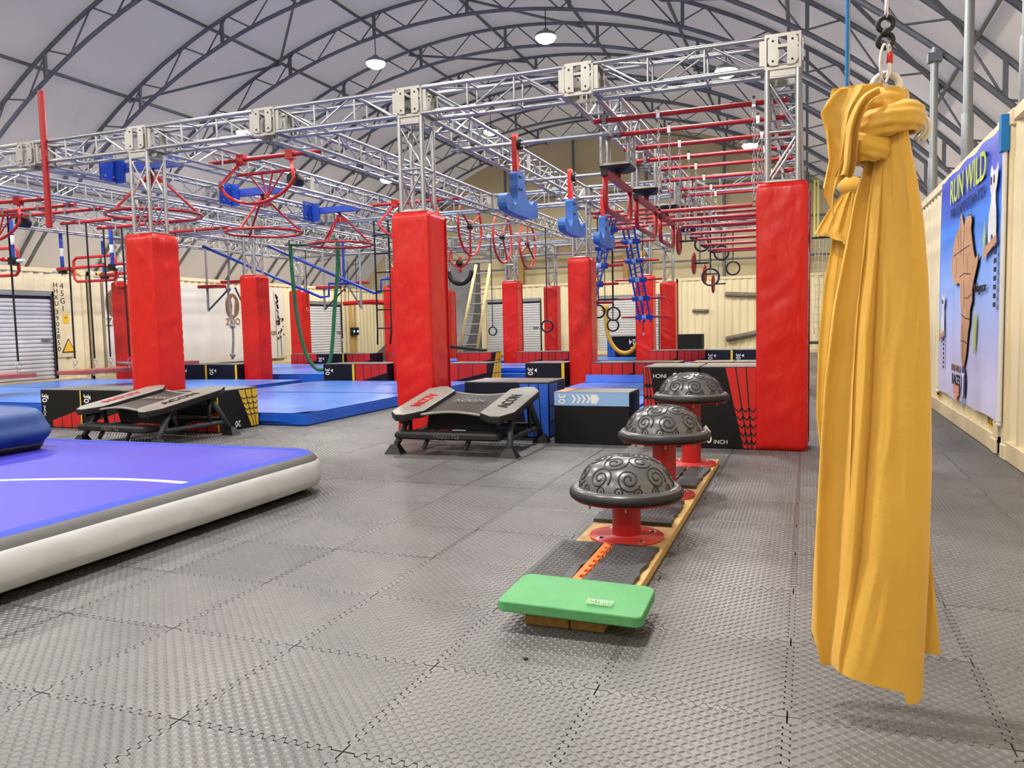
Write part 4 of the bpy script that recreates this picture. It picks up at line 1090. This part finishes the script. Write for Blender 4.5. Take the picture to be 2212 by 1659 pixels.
# ---- timber base with rubber strips
t = thing('timber_walkway', 'long timber plank base under the red dome posts', 'plank', (-.94, 5.2, 0))
MB().bbox((-.25,-1.95,0.004), (-.003,1.7,.05), .003).build('plank', 'wood', t); MB().bbox((.003,-1.95,.004), (.24,1.7,.05), .003).build('plank', 'wood', t)
def rubber_strip(label, x0, x1, y0, y1, rz=0):
    o = MB(); n = 12; pts = []
    for k in range(n+1): pts.append((x0+R.uniform(-.006,.006) if 0 < k < n else x0, y0+(y1-y0)*k/n))
    for k in range(n+1): pts.append((x1+R.uniform(-.012,.004) if 0 < k < n else x1, y1-(y1-y0)*k/n))
    o.prism([(x-(x0+x1)/2, y-(y0+y1)/2) for x, y in pts][::-1], Matrix(), .022)
    ob = o.build('rubber_strip', 'stripgrey'); ob.location = ((x0+x1)/2,(y0+y1)/2,.0515); ob.rotation_euler = (0,0,rz)
    # raised lugs
    lug = MB(); a = T/26; l, w, h = .0152, .0052, .003
    for i in range(1, int((x1-x0)/a)-1):
        for j in range(1, int((y1-y0)/a)-1):
            s = .7071*(1 if (i+j) % 2 else -1); cx, cy = (x0-x1)/2+i*a+.01, (y0-y1)/2+j*a+.01
            lug.add([(cx+x*.7071-y*s, cy+x*s+y*.7071, .022+z) for x,y,z in [(-l,0,0),(-l*.5,w,0),(l*.5,w,0),(l,0,0),(l*.5,-w,0),(-l*.5,-w,0),(-l*.45,0,h),(l*.45,0,h)]], [(0,6,1),(1,6,7,2),(2,7,3),(3,7,4),(4,7,6,5),(5,6,0)])
    lg = lug.build('lug_relief', 'stripgrey', ob); lg['kind'] = 'stuff'
    tag(ob, label, 'rubber mat', 'rubber strips on the timber base')
rubber_strip('black rubber strip between green pad and nearest dome, right half', -.95, -.72, 3.3, 4.02, -.02)
rubber_strip('black rubber strip between green pad and nearest dome, left half', -1.24, -1.01, 3.3, 4.02)
rubber_strip('black rubber strip between the nearest and middle dome', -1.2, -.735, 4.52, 5.12, .02)
rubber_strip('black rubber strip between the middle and farthest dome, left half', -1.18, -.9, 5.62, 6.36)
rubber_strip('black rubber strip between the middle and farthest dome, right half', -.885, -.725, 5.62, 6.38, -.03)
# orange toothed strip
o = MB(); pts = [(-.018,-.36),(.006,-.36)]
for k in range(9):
    y = -.36+.08*k; pts += [(.006,y+.01),(.026,y+.015),(.026,y+.045),(.006,y+.05)]
pts += [(.006,.36),(-.018,.36)]
o.prism(pts, Matrix(), .022); ob = tag(o.build('orange_strip', 'orange'), 'orange toothed foam strip between two black rubber strips', 'foam strip'); ob.location = (-.988,3.66,.0515)
# ---- green kneeling pad on wood blocks
t = thing('kneeling_pad', 'green foam kneeling pad lying on wood blocks', 'pad', (-.885, 3.07, .095), .02)
ring = []; w, d, r = .295, .185, .04
for (cx, cy, a0) in ((w-r,d-r,0),(-w+r,d-r,PI/2),(-w+r,-d+r,PI),(w-r,-d+r,1.5*PI)):
    for k in range(7): a = a0+PI/2*k/6; ring.append((cx+r*math.cos(a), cy+r*math.sin(a)))
def gz(x, z): return z-.018*(x/w)**2-.006*(x/w)
rg = [[(x*s, y*s, gz(x, z)) for x, y in ring] for s, z in ((.985,.0),(1,.004),(1,.038),(.99,.042))]
mb = MB(); mb.loft(rg, caps=False); nn = len(ring)
top = [[(x*s, y*s, gz(x*s,.042+.001*(1-s))) for x, y in ring] for s in (.99,.75,.5,.25,.02)]; mb.loft(top); mb.loft([[ (x*s*.985,y*s*.985,gz(x*s,0)) for x,y in ring] for s in (1,.5,.02)], caps=True)
mb.build('foam', 'green', t)
Fg = FR((.12,-.115,.043),(1,0,-.02),(0,1,0))
mbb = MB()
for a in ((-.052,-.026,.052,-.0235),(-.052,.0235,.052,.026),(-.052,-.026,-.0495,.026),(.0495,-.026,.052,.026)): mbb.prism([(a[0],a[1]),(a[2],a[1]),(a[2],a[3]),(a[0],a[3])], Fg, .0012)
mbb.build('logo_frame', 'greenprint', t)
letter('EXPERT', .03, Fg @ Matrix.Translation((0,.006,.0)), 'greenprint', t); letter('Gardener', .023, Fg @ Matrix.Translation((0,-.012,.0)), 'greenprint', t)
for n, (xa, xb) in enumerate(((-1.09,-.90),(-.895,-.755))):
    tag(MB().bbox((xa,2.985,.002), (xb,3.3,.044), .004).build('wood_block', 'woodold'), 'short timber block under the green pad, %s one' % ('left','right')[n], 'block', 'blocks under the green pad')
tag(MB().bbox((-1.07,3.02,.046), (-.73,3.3,.08), .004).build('wood_board', 'woodold'), 'timber board resting on the two blocks under the green pad', 'board')
for n, (x, y) in enumerate(((-.62,1.72),(-.97,2.66),(.35,2.05))):
    tag(MB().sphere((x,y,.006), .008, 5, (1.4,1,.6)).build('crumb', 'white' if n != 1 else 'ink'), ('pale','dark','small pale')[n]+' crumb lying on the rubber floor tiles', 'crumb')
# ================================================================ FAR CORNER, SILKS AND BANNERS
# warped wall
t = thing('warped_wall', 'black curved warped wall in the far corner', 'ramp', (-13.95, 27.4, 0))
rings = []
for x in (0, 2.0):
    pts = []
    for k in range(17):
        a = PI/2*k/16*1.05; pts.append((x, -1.9+2.6*math.sin(a)*.95, 3.6*(1-math.cos(a))*.95))
    rings.append(pts)
rings = [[(x, y, z) for x, y, z in r] for r in rings]
mb = MB(); mb.loft(rings, caps=False, closed=False, sm=True); mb.build('curved_face', 'warped', t)
prof = [(y, z) for _, y, z in rings[0]]; side = [(y, z) for y, z in prof]+[(1.0, prof[-1][1]), (1.0, 0)]
for x in (-.06, 2.0): MB().prism(side, FR((x,0,0),(0,1,0),(0,0,1)), .06).build('side_panel', 'warped', t)
for n, x in enumerate((-17.05,)):
    t2 = thing('curved_ramp', 'dark grey quarter pipe beside the plywood panel', 'ramp', (-16.9, 28.2, 0))
    pr = [(2.4*(math.sin(PI/2*k/14))-0.0, 3.3*(1-math.cos(PI/2*k/14))) for k in range(15)]; pr += [(2.46,3.3),(2.46,0)]
    MB().prism(pr, FR((.2,0,0),(1,0,0),(0,0,1)), 1.4).build('ramp_body', 'warped', t2)
# wooden ladder
t = thing('wooden_ladder', 'pale wooden ladder leaning beside the warped wall', 'ladder', (-11.6, 26.2, 0))
for s, lean in ((-.35,.25),(.35,-.1)): MB().cyl((s,0,0), (s*.8+.55,.5,3.5), .06, 6).build('side_rail', 'ladderwood', t)
for k in range(9):
    a = (k+.6)/9.5; bar('rung', (-.35+.62*a,.5*a,3.5*a), (.35+.48*a,.5*a,3.5*a), .022, 'galv', t, 6)
t = thing('black_bench', 'small black folded bench on the far box', 'bench', (-9.3,21.0,.53)); MB().prism([(-.5,.12),(.7,0),(.7,.06),(-.5,.2)], FR((0,-.1,0),(1,0,0),(0,0,1)), .3).build('seat', 'black', t)
# logs on the far container
for n, (xa, za, xb, zb, r) in enumerate(((-2.9,2.26,-.9,2.13,.09),(-4.13,1.67,-3.52,1.65,.06),(-2.87,.55,-.9,.95,.1))):
    tag(MB().cyl((xa,31-r*.9,za), (xb,31-r*.9,zb), r, 10).build('climbing_log', 'log'), 'weathered log fixed to the far container, %s' % ('top right','short middle','bottom right sloping')[n], 'log', 'climbing logs')
# plywood panel, speakers and cable
t = thing('plywood_panel', 'plywood strip with cable on the left wall beside the roller door', 'panel', (XL+.02, 28.35, .2)); block('sheet', (0,-.25,0), (.03,.25,2.2), 'plywood', t); MB().tube([(.04,0,2.6),(.04,.03,1.9),(.05,-.02,1.5),(.05,.0,1.25)], .012, 5).build('cable', 'white', t)
for n, y in enumerate((28.22, 28.5)):
    t = thing('power_box', 'black box with blue light on the plywood, %s one' % ('left','right')[n], 'device', (XL+.05, y, 1.0), 0, 'black boxes on the plywood'); MB().bbox((0,-.11,0), (.12,.11,.32), .01).build('case', 'black', t); block('display', (.118,-.03,.12), (.124,.05,.2), 'ledblue', t)
# zoo banner on the left wall
t = thing('zoo_banner', 'white zoo banner with giraffe on the left container wall', 'banner', (XL+.05, 19.6, 0))
vs = []; fs = []; n = 40
for j in range(5):
    for i in range(n+1): vs.append((.02+.015*math.sin(i*1.9)*(.5 if j in (0,4) else 1), -3.6+7.7*i/n, .28+2.5*j/4-.05*math.sin(PI*i/n)*(j == 4)))
for j in range(4):
    for i in range(n): a = j*(n+1)+i; fs.append((a,a+1,a+n+2,a+n+1))
MB().add(vs, fs, True).build('sheet', 'bannerwhite', t)
def Fz(y, z, d=.05): return FR((d, y-19.6, z), (0,1,0), (0,0,1))
def ell(a, b, n=24): return [(a*math.cos(2*PI*k/n), b*math.sin(2*PI*k/n)) for k in range(n)]
for y in (21.0, 16.35):
    MB().prism(ell(.32,.4), Fz(y,2.1), .004).build('zoo_emblem', 'brownprint', t)
    MB().prism([(-.06,-.3),(.05,-.3),(.08,.0),(.12,.18),(.02,.3),(-.08,.2),(-.02,.02)], Fz(y,2.1,.055), .003).build('emblem_figure', 'bannerwhite', t)
    letter('ZOO', .3, Fz(y,1.58), 'brownprint', t)
letter('For', .34, Fz(21.75,1.15), 'brownprint', t); letter('tion', .3, Fz(23.0,1.2), 'brownprint', t)
gir = [(-.1,2.25),(-.05,2.33),(.02,2.3),(.1,1.95),(.18,1.6),(.38,1.35),(.45,1.1),(.42,.8),(.36,.3),(.3,0),(.24,0),(.26,.4),(.2,.75),(.12,.75),(.1,.4),(.08,0),(.02,0),(.02,.5),(-.02,.9),(.0,1.3),(-.02,1.8),(-.08,2.1)]
MB().prism(gir, Fz(23.25,.35), .004).build('giraffe_print', 'bannerwhite', t)
mb = MB()
for k in range(46):
    v = R.uniform(.55, 2.2); u = (.02+.0*v if v > 1.5 else .0)+R.uniform(0,.42 if v < 1.35 else .12)+(0 if v < 1.35 else (2.2-v)*.12-.06)
    s = R.uniform(.03,.055); mb.prism([(u+s*math.cos(a+k)*R.uniform(.7,1.2), v+s*1.2*math.sin(a+k)) for a in (0,1.2,2.5,3.8,5)], Fz(23.25,.35,.056), .003)
mb.build('giraffe_spots', 'giraffe', t)['kind'] = 'stuff'
# cargo net at the far right with hanging straps
t = thing('cargo_net', 'pale cargo net hanging in the far right corner', 'net', (.6, 30.3, .7)); mb = MB()
for i in range(6): mb.tube([(-.35+.14*i+.03*math.sin(j*1.3+i), .02*math.sin(j+i), 3.4-j*.34) for j in range(11)], .012, 5)
for j in range(13): mb.tube([(-.37+.16*i, .02*math.sin(j*.9+i), 3.3-j*.26+.03*math.sin(i*1.7)) for i in range(6)], .012, 5)
mb.build('netting', 'netcord', t); bar('top_bar', (-.45,0,3.42), (.5,0,3.42), .035, 'black', t, 8)
for n, x in enumerate((.2,.32)):
    tag(MB().box((x,30.29,4.1), (x+.07,30.31,zl(.25)+.05)).build('yellow_strap', 'yellowstrap'), 'pale yellow strap hanging above the cargo net, %s one' % ('left','right')[n], 'strap', 'pale yellow straps')
t = thing('steel_bench', 'grey metal bench along the far right wall', 'bench', (.6, 28.0, 0)); MB().bbox((-.8,-.3,.42), (.8,.3,.5), .01).build('bench_top', 'greypaint', t)
for x in (-.7,.7):
    for y in (-.22,.22): bar('leg', (x,y,0), (x,y,.42), .025, 'greypaint', t, 6)
# far gold cloth loop
t = thing('cloth_loop', 'gold cloth loop hanging in front of the far roller door', 'cloth', (-4.75,21.435,.62)); MB().tube(smooth([(-.5,0,1.0),(-.42,0,.3),(-.2,0,-.1),(.1,0,-.2),(.35,0,.0),(.5,0,.6),(.55,0,2.6)]), .06, 6).build('cloth', 'goldcloth', t); MB().sphere((-.5,0,1.05), .12, 6).build('knot', 'goldcloth', t); bar('line', (-.5,0,1.1), (-.5,0,2.94), .012, 'strap', t, 5)
# ---- right wall banner
t = thing('run_wild_banner', 'blue and lilac banner with brown map on the right container wall', 'banner', (XR-.03, 9.45, 0))
vs = []; fs = []; n, m = 30, 20
for j in range(m+1):
    for i in range(n+1):
        u, v = i/n, j/m
        y = 1.7-3.4*u; z = .3+2.56*v
        if j == m: z -= .02*abs(math.sin(u*PI*4))
        if j == 0: z += .02*abs(math.sin(u*PI*3))
        dd = -.014-.009*math.sin(u*23+v*4)*(v**2)-.006*noise.noise((u*4,v*3,2))
        vs.append((dd, y, z))
for j in range(m):
    for i in range(n): a = j*(n+1)+i; fs.append((a,a+1,a+n+2,a+n+1))
MB().add(vs, fs, True).build('sheet', 'bannersky', t)
def Fb(y, z, d=-.033): return FR((d, y-9.45, z), (0,-1,0), (0,0,1))
letter('RUN WILD', .38, Fb(9.4,2.62), 'lime', t, sx=1.05); letter('FORZEAROCKSWATCH', .15, Fb(9.4,2.39), 'skyink', t, sx=1.15)
AF = [(-.17,.86),(-.08,1.0),(.0,.92),(.06,.86),(.12,.9),(.2,.93),(.36,.92),(.40,.86),(.37,.8),(.42,.7),(.5,.58),(.56,.52),(.70,.55),(.66,.47),(.55,.36),(.47,.26),(.48,.16),(.40,.08),(.38,0-.05),(.33,-.12),(.28,-.3),(.2,-.42),(.1,-.45),(.06,-.38),(.0,-.15),(.03,0.02),(-.02,.14),(-.05,.22),(-.06,.32),(-.14,.35),(-.32,.33),(-.45,.4),(-.52,.5),(-.5,.62),(-.42,.74),(-.32,.82)]
afr = [(x*1.22-.08, z*1.13) for x, z in AF]
MB().prism([(x*1.03,z*1.01) for x, z in afr[::-1]], Fb(9.45,1.2,-.031), .003).build('map_outline', 'ink', t)
MB().prism(afr[::-1], Fb(9.45,1.2,-.033), .004).build('map_print', 'tan', t)
mb = MB()
for (x0,z0,x1,z1) in ((-.42,.62,.35,.66),(-.1,.95,-.05,.6),(.1,.9,.08,.5),(-.3,.4,-.25,.6),(-.1,.4,.4,.4),(.1,.35,.15,.1),(.15,.2,.45,.22),(0,.05,.4,.0),(.1,-.05,.12,-.4),(.3,.6,.25,.4),(.02,-.2,.3,-.22),(-.2,.8,-.18,.66)):
    a, b = Vector((x0*1.22-.08,z0*1.13,0)), Vector((x1*1.22-.08,z1*1.13,0)); mid = (a+b)/2+Vector((R.uniform(-.04,.04),R.uniform(-.04,.04),0))
    for p, q in ((a,mid),(mid,b)):
        d = (q-p).normalized(); nn = Vector((-d.y,d.x,0))*.005; mb.prism([tuple((p+nn)[:2]),tuple((p-nn)[:2]),tuple((q-nn)[:2]),tuple((q+nn)[:2])], Fb(9.45,1.2,-.036), .002)
mb.build('map_borders', 'ink', t)
MB().prism([(0,0),(.07,.05),(.12,.3),(.1,.42),(.04,.36),(.0,.2)], Fb(8.84,.86), .004).build('island_print', 'lime', t)
letter('Madagascar', .13, Fb(8.62,1.5), 'ink', t)
def lemur(y, z, s):
    MB().prism([(x*s,w*s) for x, w in chaikin([(-.16,-.02),(-.06,.0),(-.04,.12),(.06,.12),(.1,-.02),(.2,0),(.2,.3),(.12,.52),(.22,.62),(.26,.84),(.16,.76),(.02,.77),(-.08,.86),(-.12,.62),(-.02,.5),(-.18,.3)],1)], Fb(y,z), .004).build('animal_body', 'white', t)
    for dx in (-.05,.08): MB().prism([(dx*s+p*s,(.68+q)*s) for p, q in ell(.025,.045,8)], Fb(y,z,-.038), .003).build('animal_eye', 'ink', t)
    mb = MB()
    for k in range(7): mb.prism([(.14*s,(-.05-.09*k)*s),(.24*s,(-.05-.09*k)*s),(.24*s,(-.1-.09*k)*s),(.14*s,(-.1-.09*k)*s)], Fb(y,z), .004)
    mb.build('tail_bands', 'ink', t)
    MB().prism([(-.4*s,-.12*s),(.25*s,.02*s),(.25*s,.1*s),(-.35*s,.0)], Fb(y,z,-.038), .003).build('branch_print', 'tan', t)
    MB().prism([(-.42*s,.1*s),(-.36*s,.3*s),(-.32*s,.1*s),(-.36*s,-.02*s)], Fb(y,z), .004).build('leaf_print', 'lime', t)
lemur(8.12, 1.85, .85); lemur(10.75, 1.0, .6)
letter('RUN WILD', .1, Fb(9.78,.66), 'brownprint', t, sx=1.2); letter('RACES', .17, Fb(9.78,.53), 'ink', t)
MB().prism([(-.17,.1),(.17,.1),(.17,.0),(.08,-.02),(.05,-.1),(-.05,-.1),(-.06,0),(-.17,0)][::-1], Fb(9.75,.38), .004).build('state_print', 'salmon', t)
MB().prism(ell(.11,.17), Fb(9.33,.54), .004).build('zoo_emblem', 'skyink', t); MB().prism([(-.03,-.15),(.03,-.15),(.03,.05),(.09,.1),(-.09,.1),(-.03,.05)], Fb(9.33,.54,-.038), .003).build('emblem_figure', 'white', t); letter('ZOO', .09, Fb(9.33,.33), 'boxsky', t)
bar('edge_pole', (-.02,-1.71,.32), (-.02,-1.71,2.85), .02, 'whiteplast', t, 8); block('tie', (-.06,-1.75,2.6), (.0,-1.66,2.9), 'bluerope', t)
for y in (-1.7,1.7):
    MB().sphere((-.02,y,.3), .025, 5).build('corner_tie', 'white', t)
# ---- yellow aerial silks
def lerp(tab, v):
    for (a, x), (b, y) in zip(tab, tab[1:]):
        if v >= a >= b or a >= v >= b or a <= v <= b:
            s = (v-a)/(b-a) if b != a else 0; return x+(y-x)*s
    return tab[-1][1] if abs(v-tab[-1][0]) < abs(v-tab[0][0]) else tab[0][1]
def sheet(name, t, left, right, ztop, zbot, dep, folds, seed, amp, nu=70, nv=70, bot=None, m='silk', yo=0, thick=.0):
    vs = []; fs = []
    for j in range(nv+1):
        v = j/nv
        for i in range(nu+1):
            u = i/nu
            zb = zbot if bot is None else lerp(bot, u)
            z = ztop+(zb-ztop)*v
            xl, xr = lerp(left, z), lerp(right, z)
            sp = .35+.65*min(1, v*1.6)
            ph = u*folds*2*PI+seed+.9*math.sin(v*2.2+seed)+.5*noise.noise((u*3,v*2,seed))
            prof = math.sin(PI*u)
            y = t.location.y+yo-dep*(prof**.7)*(.35+.65*v)-amp*sp*(.65*math.sin(ph)+.35*math.sin(ph*.47+1.3+seed))*(1-.3*v)
            x = xl+(xr-xl)*u+.35*amp*math.cos(ph)*(prof)
            cr = .006*max(0, noise.noise((u*7+seed, v*9, seed)))
            vs.append((x, y-cr, z))
    for j in range(nv):
        for i in range(nu): a = j*(nu+1)+i; fs.append((a,a+nu+1,a+nu+2,a+1))
    return MB().add(vs, fs, True).build(name, m, t, w=True)
SY = 2.6
t = thing('aerial_silk', 'large yellow aerial silk knotted on white rings in the foreground', 'silk', (.21, SY, .12))
Lb = [(1.80,.19),(1.69,.158),(1.59,.13),(1.46,.108),(1.27,.073),(1.04,.05),(.8,.038),(.44,.022),(.26,.018),(.1,.03)]
Rb = [(1.80,.265),(1.62,.298),(1.5,.315),(1.35,.328),(1.08,.338),(.8,.345),(.5,.342),(.2,.333),(.05,.33)]
# left folded panels, right smooth panel, rear wing
sheet('left_fold', t, Lb, [(1.8,.215),(1.5,.2),(1.2,.2),(.9,.2),(.5,.2),(.1,.2)], 1.80, .2, .05, 1.9, .4, .034, bot=[(0,.26),(.06,.22),(.14,.16),(.5,.15),(1,.14)])
sheet('front_panel', t, [(1.8,.205),(1.5,.196),(1.2,.19),(.9,.18),(.5,.15),(.3,.1),(.1,.06)], Rb, 1.80, .14, .075, .9, 2.1, .018, yo=-.03, bot=[(0,.18),(.1,.155),(.4,.143),(.7,.128),(.78,.12),(.81,.09),(.86,.082),(.97,.088),(1,.1)])
sheet('rear_wing', t, [(1.8,.22),(1,.25),(.1,.28)], [(1.80,.25),(1.5,.31),(1.0,.325),(.7,.34),(.5,.362),(.3,.382),(.15,.395)], 1.78, .16, .02, .8, 1.0, .01, yo=.06, bot=[(0,.2),(.6,.2),(1,.195)])
sheet('back_panel', t, Lb, Rb, 1.8, .2, -.08, 1.7, 3.3, .015, yo=.02, bot=[(0,.22),(1,.2)])
sheet('inner_fold', t, [(1.8,.2),(1.2,.13),(.8,.11),(.4,.09),(.2,.07)], [(1.8,.22),(1.2,.2),(.8,.19),(.4,.17),(.2,.14)], 1.79, .18, .05, .9, 5.0, .016, nu=36, yo=-.02, bot=[(0,.165),(1,.15)])
# knot: two wraps
def wrap(name, c, rx, ry, tilt, r, seed, h=.05):
    mb = MB(); rings = []
    for k in range(64):
        a = 2*PI*k/64; ring = []
        cx, cy, cz = c[0]+rx*math.cos(a), c[1]+ry*math.sin(a), c[2]+tilt*math.cos(a)
        for q in range(40):
            b = 2*PI*q/40; rr = r*(1+.07*math.sin(9*b+3*a+seed)+.16*noise.noise((math.cos(a)*2,math.sin(a)*2,math.cos(b)*1.5+math.sin(b)*1.1+seed)))
            o = Vector((math.cos(a),math.sin(a),0))*rr*.7*math.cos(b)+Vector((0,0,1))*rr*(h/.05)*math.sin(b)
            ring.append((cx+o.x, cy+o.y, cz+o.z))
        rings.append(ring)
    rings.append(rings[0]); mb.loft(rings, caps=False, sm=True); return mb.build(name, 'silk', t, w=True)
wrap('neck_wrap', (.212,SY,1.85), .046, .035, .0, .03, 1, .08)
wrap('knot_wrap', (.215,SY-.01,1.80), .075, .06, .015, .042, 3)
wrap('lower_wrap', (.165,SY-.01,1.735), .045, .05, -.005, .035, 7, .06)
# tails
def tail(name, pts, w0, seed):
    # ribbon: list of (x,y,z,halfwidth vector angle)
    P = smooth([p[:3] for p in pts], 8); n = len(P); vs = []; fs = []; nu = 12
    for i, p in enumerate(P):
        v = i/(n-1); w = w0[0]+(w0[1]-w0[0])*v; tng = (P[min(i+1,n-1)]-P[max(i-1,0)]).normalized(); sd = tng.cross(Vector((0,-1,0)))
        if sd.length < .1: sd = Vector((1,0,0))
        sd.normalize()
        for k in range(nu+1):
            u = k/nu*2-1; vs.append(p+sd*w*u+Vector((0,-.018*math.cos(u*4.5+seed+v*2)*(0.4+v),0))+sd*.004*math.sin(v*9+seed))
    for i in range(n-1):
        for k in range(nu): a = i*(nu+1)+k; fs.append((a,a+1,a+nu+2,a+nu+1))
    MB().add(vs, fs, True).build(name, 'silk', t, w=True)
sheet('tail_drape', t, [(1.92,.1),(1.88,.055),(1.84,.034),(1.78,.05),(1.7,.058),(1.6,.038),(1.5,.06)], [(1.92,.19),(1.88,.19),(1.8,.15),(1.72,.128),(1.65,.108),(1.6,.09),(1.5,.075)], 1.905, 1.6, .03, 1.7, .9, .02, nv=40, yo=-.045, bot=[(0,1.625),(.3,1.59),(.5,1.52),(.62,1.51),(.72,1.62),(1,1.66)])
sheet('tail_flap', t, [(1.93,.07),(1.9,.062),(1.86,.064),(1.8,.07)], [(1.93,.205),(1.9,.205),(1.86,.19),(1.8,.18)], 1.918, 1.86, .02, 1.3, 2.9, .012, nv=16, yo=-.02, bot=[(0,1.87),(1,1.85)])
tail('tail_end', [(.19,SY-.08,1.885),(.155,SY-.095,1.86),(.13,SY-.095,1.80),(.115,SY-.09,1.74),(.105,SY-.08,1.68),(.1,SY-.075,1.65)], (.014,.024), 4.2)
# hardware
for dz, dy in ((0,0),(.004,.022)): MB().torus((.212,SY-.015+dy,1.908+dz), .036, .009, 'Y', 30, 10).build('white_ring', 'whiteplast', t, w=True)
for dx in (0,.012): MB().torus((.287+dx,SY+.04,1.79), .036, .008, 'Y', 24, 8, -1.2, 1.4).build('white_ring', 'whiteplast', t, w=True)
def carab(c, h, w, ax=0):
    pts = [Vector((w*math.cos(a)*(.85 if ax else 1), 0, h*math.sin(a)*.9)) for a in [2*PI*k/20 for k in range(20)]]
    return MB().tube([Vector(c)+Vector((p.x if not ax else 0, p.x if ax else 0, p.z)) for p in pts], .0045, 7, closed=True)
carab((.206,SY-.045,1.965), .06, .011).build('carabiner', 'chrome', t, w=True); carab((.219,SY-.03,1.975), .05, .012, 1).build('carabiner', 'chrome', t, w=True)
bar('carabiner_sleeve', (.219,SY-.042,1.965), (.219,SY-.042,1.995), .009, 'redbright', t, 10, w=True)
for z in (2.035,2.082): MB().torus((.209,SY-.02,z), .02, .0072, 'Y', 22, 8).build('swivel_eye', 'black', t, w=True)
MB().sphere((.209,SY-.02,2.058), .013, 6).build('swivel_joint', 'black', t, w=True)
carab((.211,SY-.02,2.135), .04, .012, 1).build('carabiner', 'chrome', t, w=True)
bar('hanging_rope', (.211,SY-.02,2.16), (.211,SY-.02,zl(.2)), .008, 'galv', t, 8, w=True)
tag(bar('blue_rope', (.118,SY+.25,1.92), (.118,SY+.25,zl(.1)), .0055, 'bluerope', None, 8), 'thin bright blue rope rising behind the large yellow silk', 'rope')
# second silk farther back
t = thing('aerial_silk', 'smaller yellow aerial silk hanging behind the large one', 'silk', (.3, 6.5, .14)); S2 = 6.5
sheet('left_fold', t, [(2.2,.27),(1.9,.19),(1.5,.12),(1.0,.08),(.5,.07),(.2,.1)], [(2.2,.36),(1.5,.35),(.9,.34),(.15,.3)], 2.2, .15, .06, 3.2, .8, .03, bot=[(0,.22),(.15,.14),(1,.13)])
sheet('right_fold', t, [(2.2,.3),(1.5,.28),(.9,.26),(.15,.25)], [(2.2,.4),(1.9,.5),(1.5,.56),(1.0,.6),(.15,.6)], 2.2, .16, .07, 3.2, 2.8, .03, yo=.05)
sheet('tail_flare', t, [(2.2,.27),(2.05,.15),(1.88,.05),(1.7,.16)], [(2.2,.34),(2.0,.4),(1.85,.42),(1.7,.4)], 2.2, 1.8, .1, 4.5, 1.1, .035, nv=24, yo=-.05, bot=[(0,1.88),(.3,1.83),(.5,1.78),(1,1.82)])
MB().sphere((.3,S2-.05,2.22), .085, 8, (1.1,.9,.8)).build('knot', 'silk', t, w=True)
MB().torus((.32,S2,2.36), .05, .012, 'X', 20, 8).build('white_ring', 'whiteplast', t, w=True)
carab((.26,S2,2.4), .08, .016).build('carabiner', 'chrome', t, w=True); bar('carabiner_sleeve', (.26,S2-.01,2.38), (.26,S2-.01,2.44), .016, 'redbright', t, 8, w=True)
MB().torus((.27,S2,2.53), .035, .013, 'X', 18, 8).build('swivel_eye', 'black', t, w=True); carab((.28,S2,2.64), .06, .016).build('carabiner', 'chrome', t, w=True)
bar('hanging_rope', (.28,S2,2.7), (.28,S2,zl(.28)), .01, 'galv', t, 8, w=True)
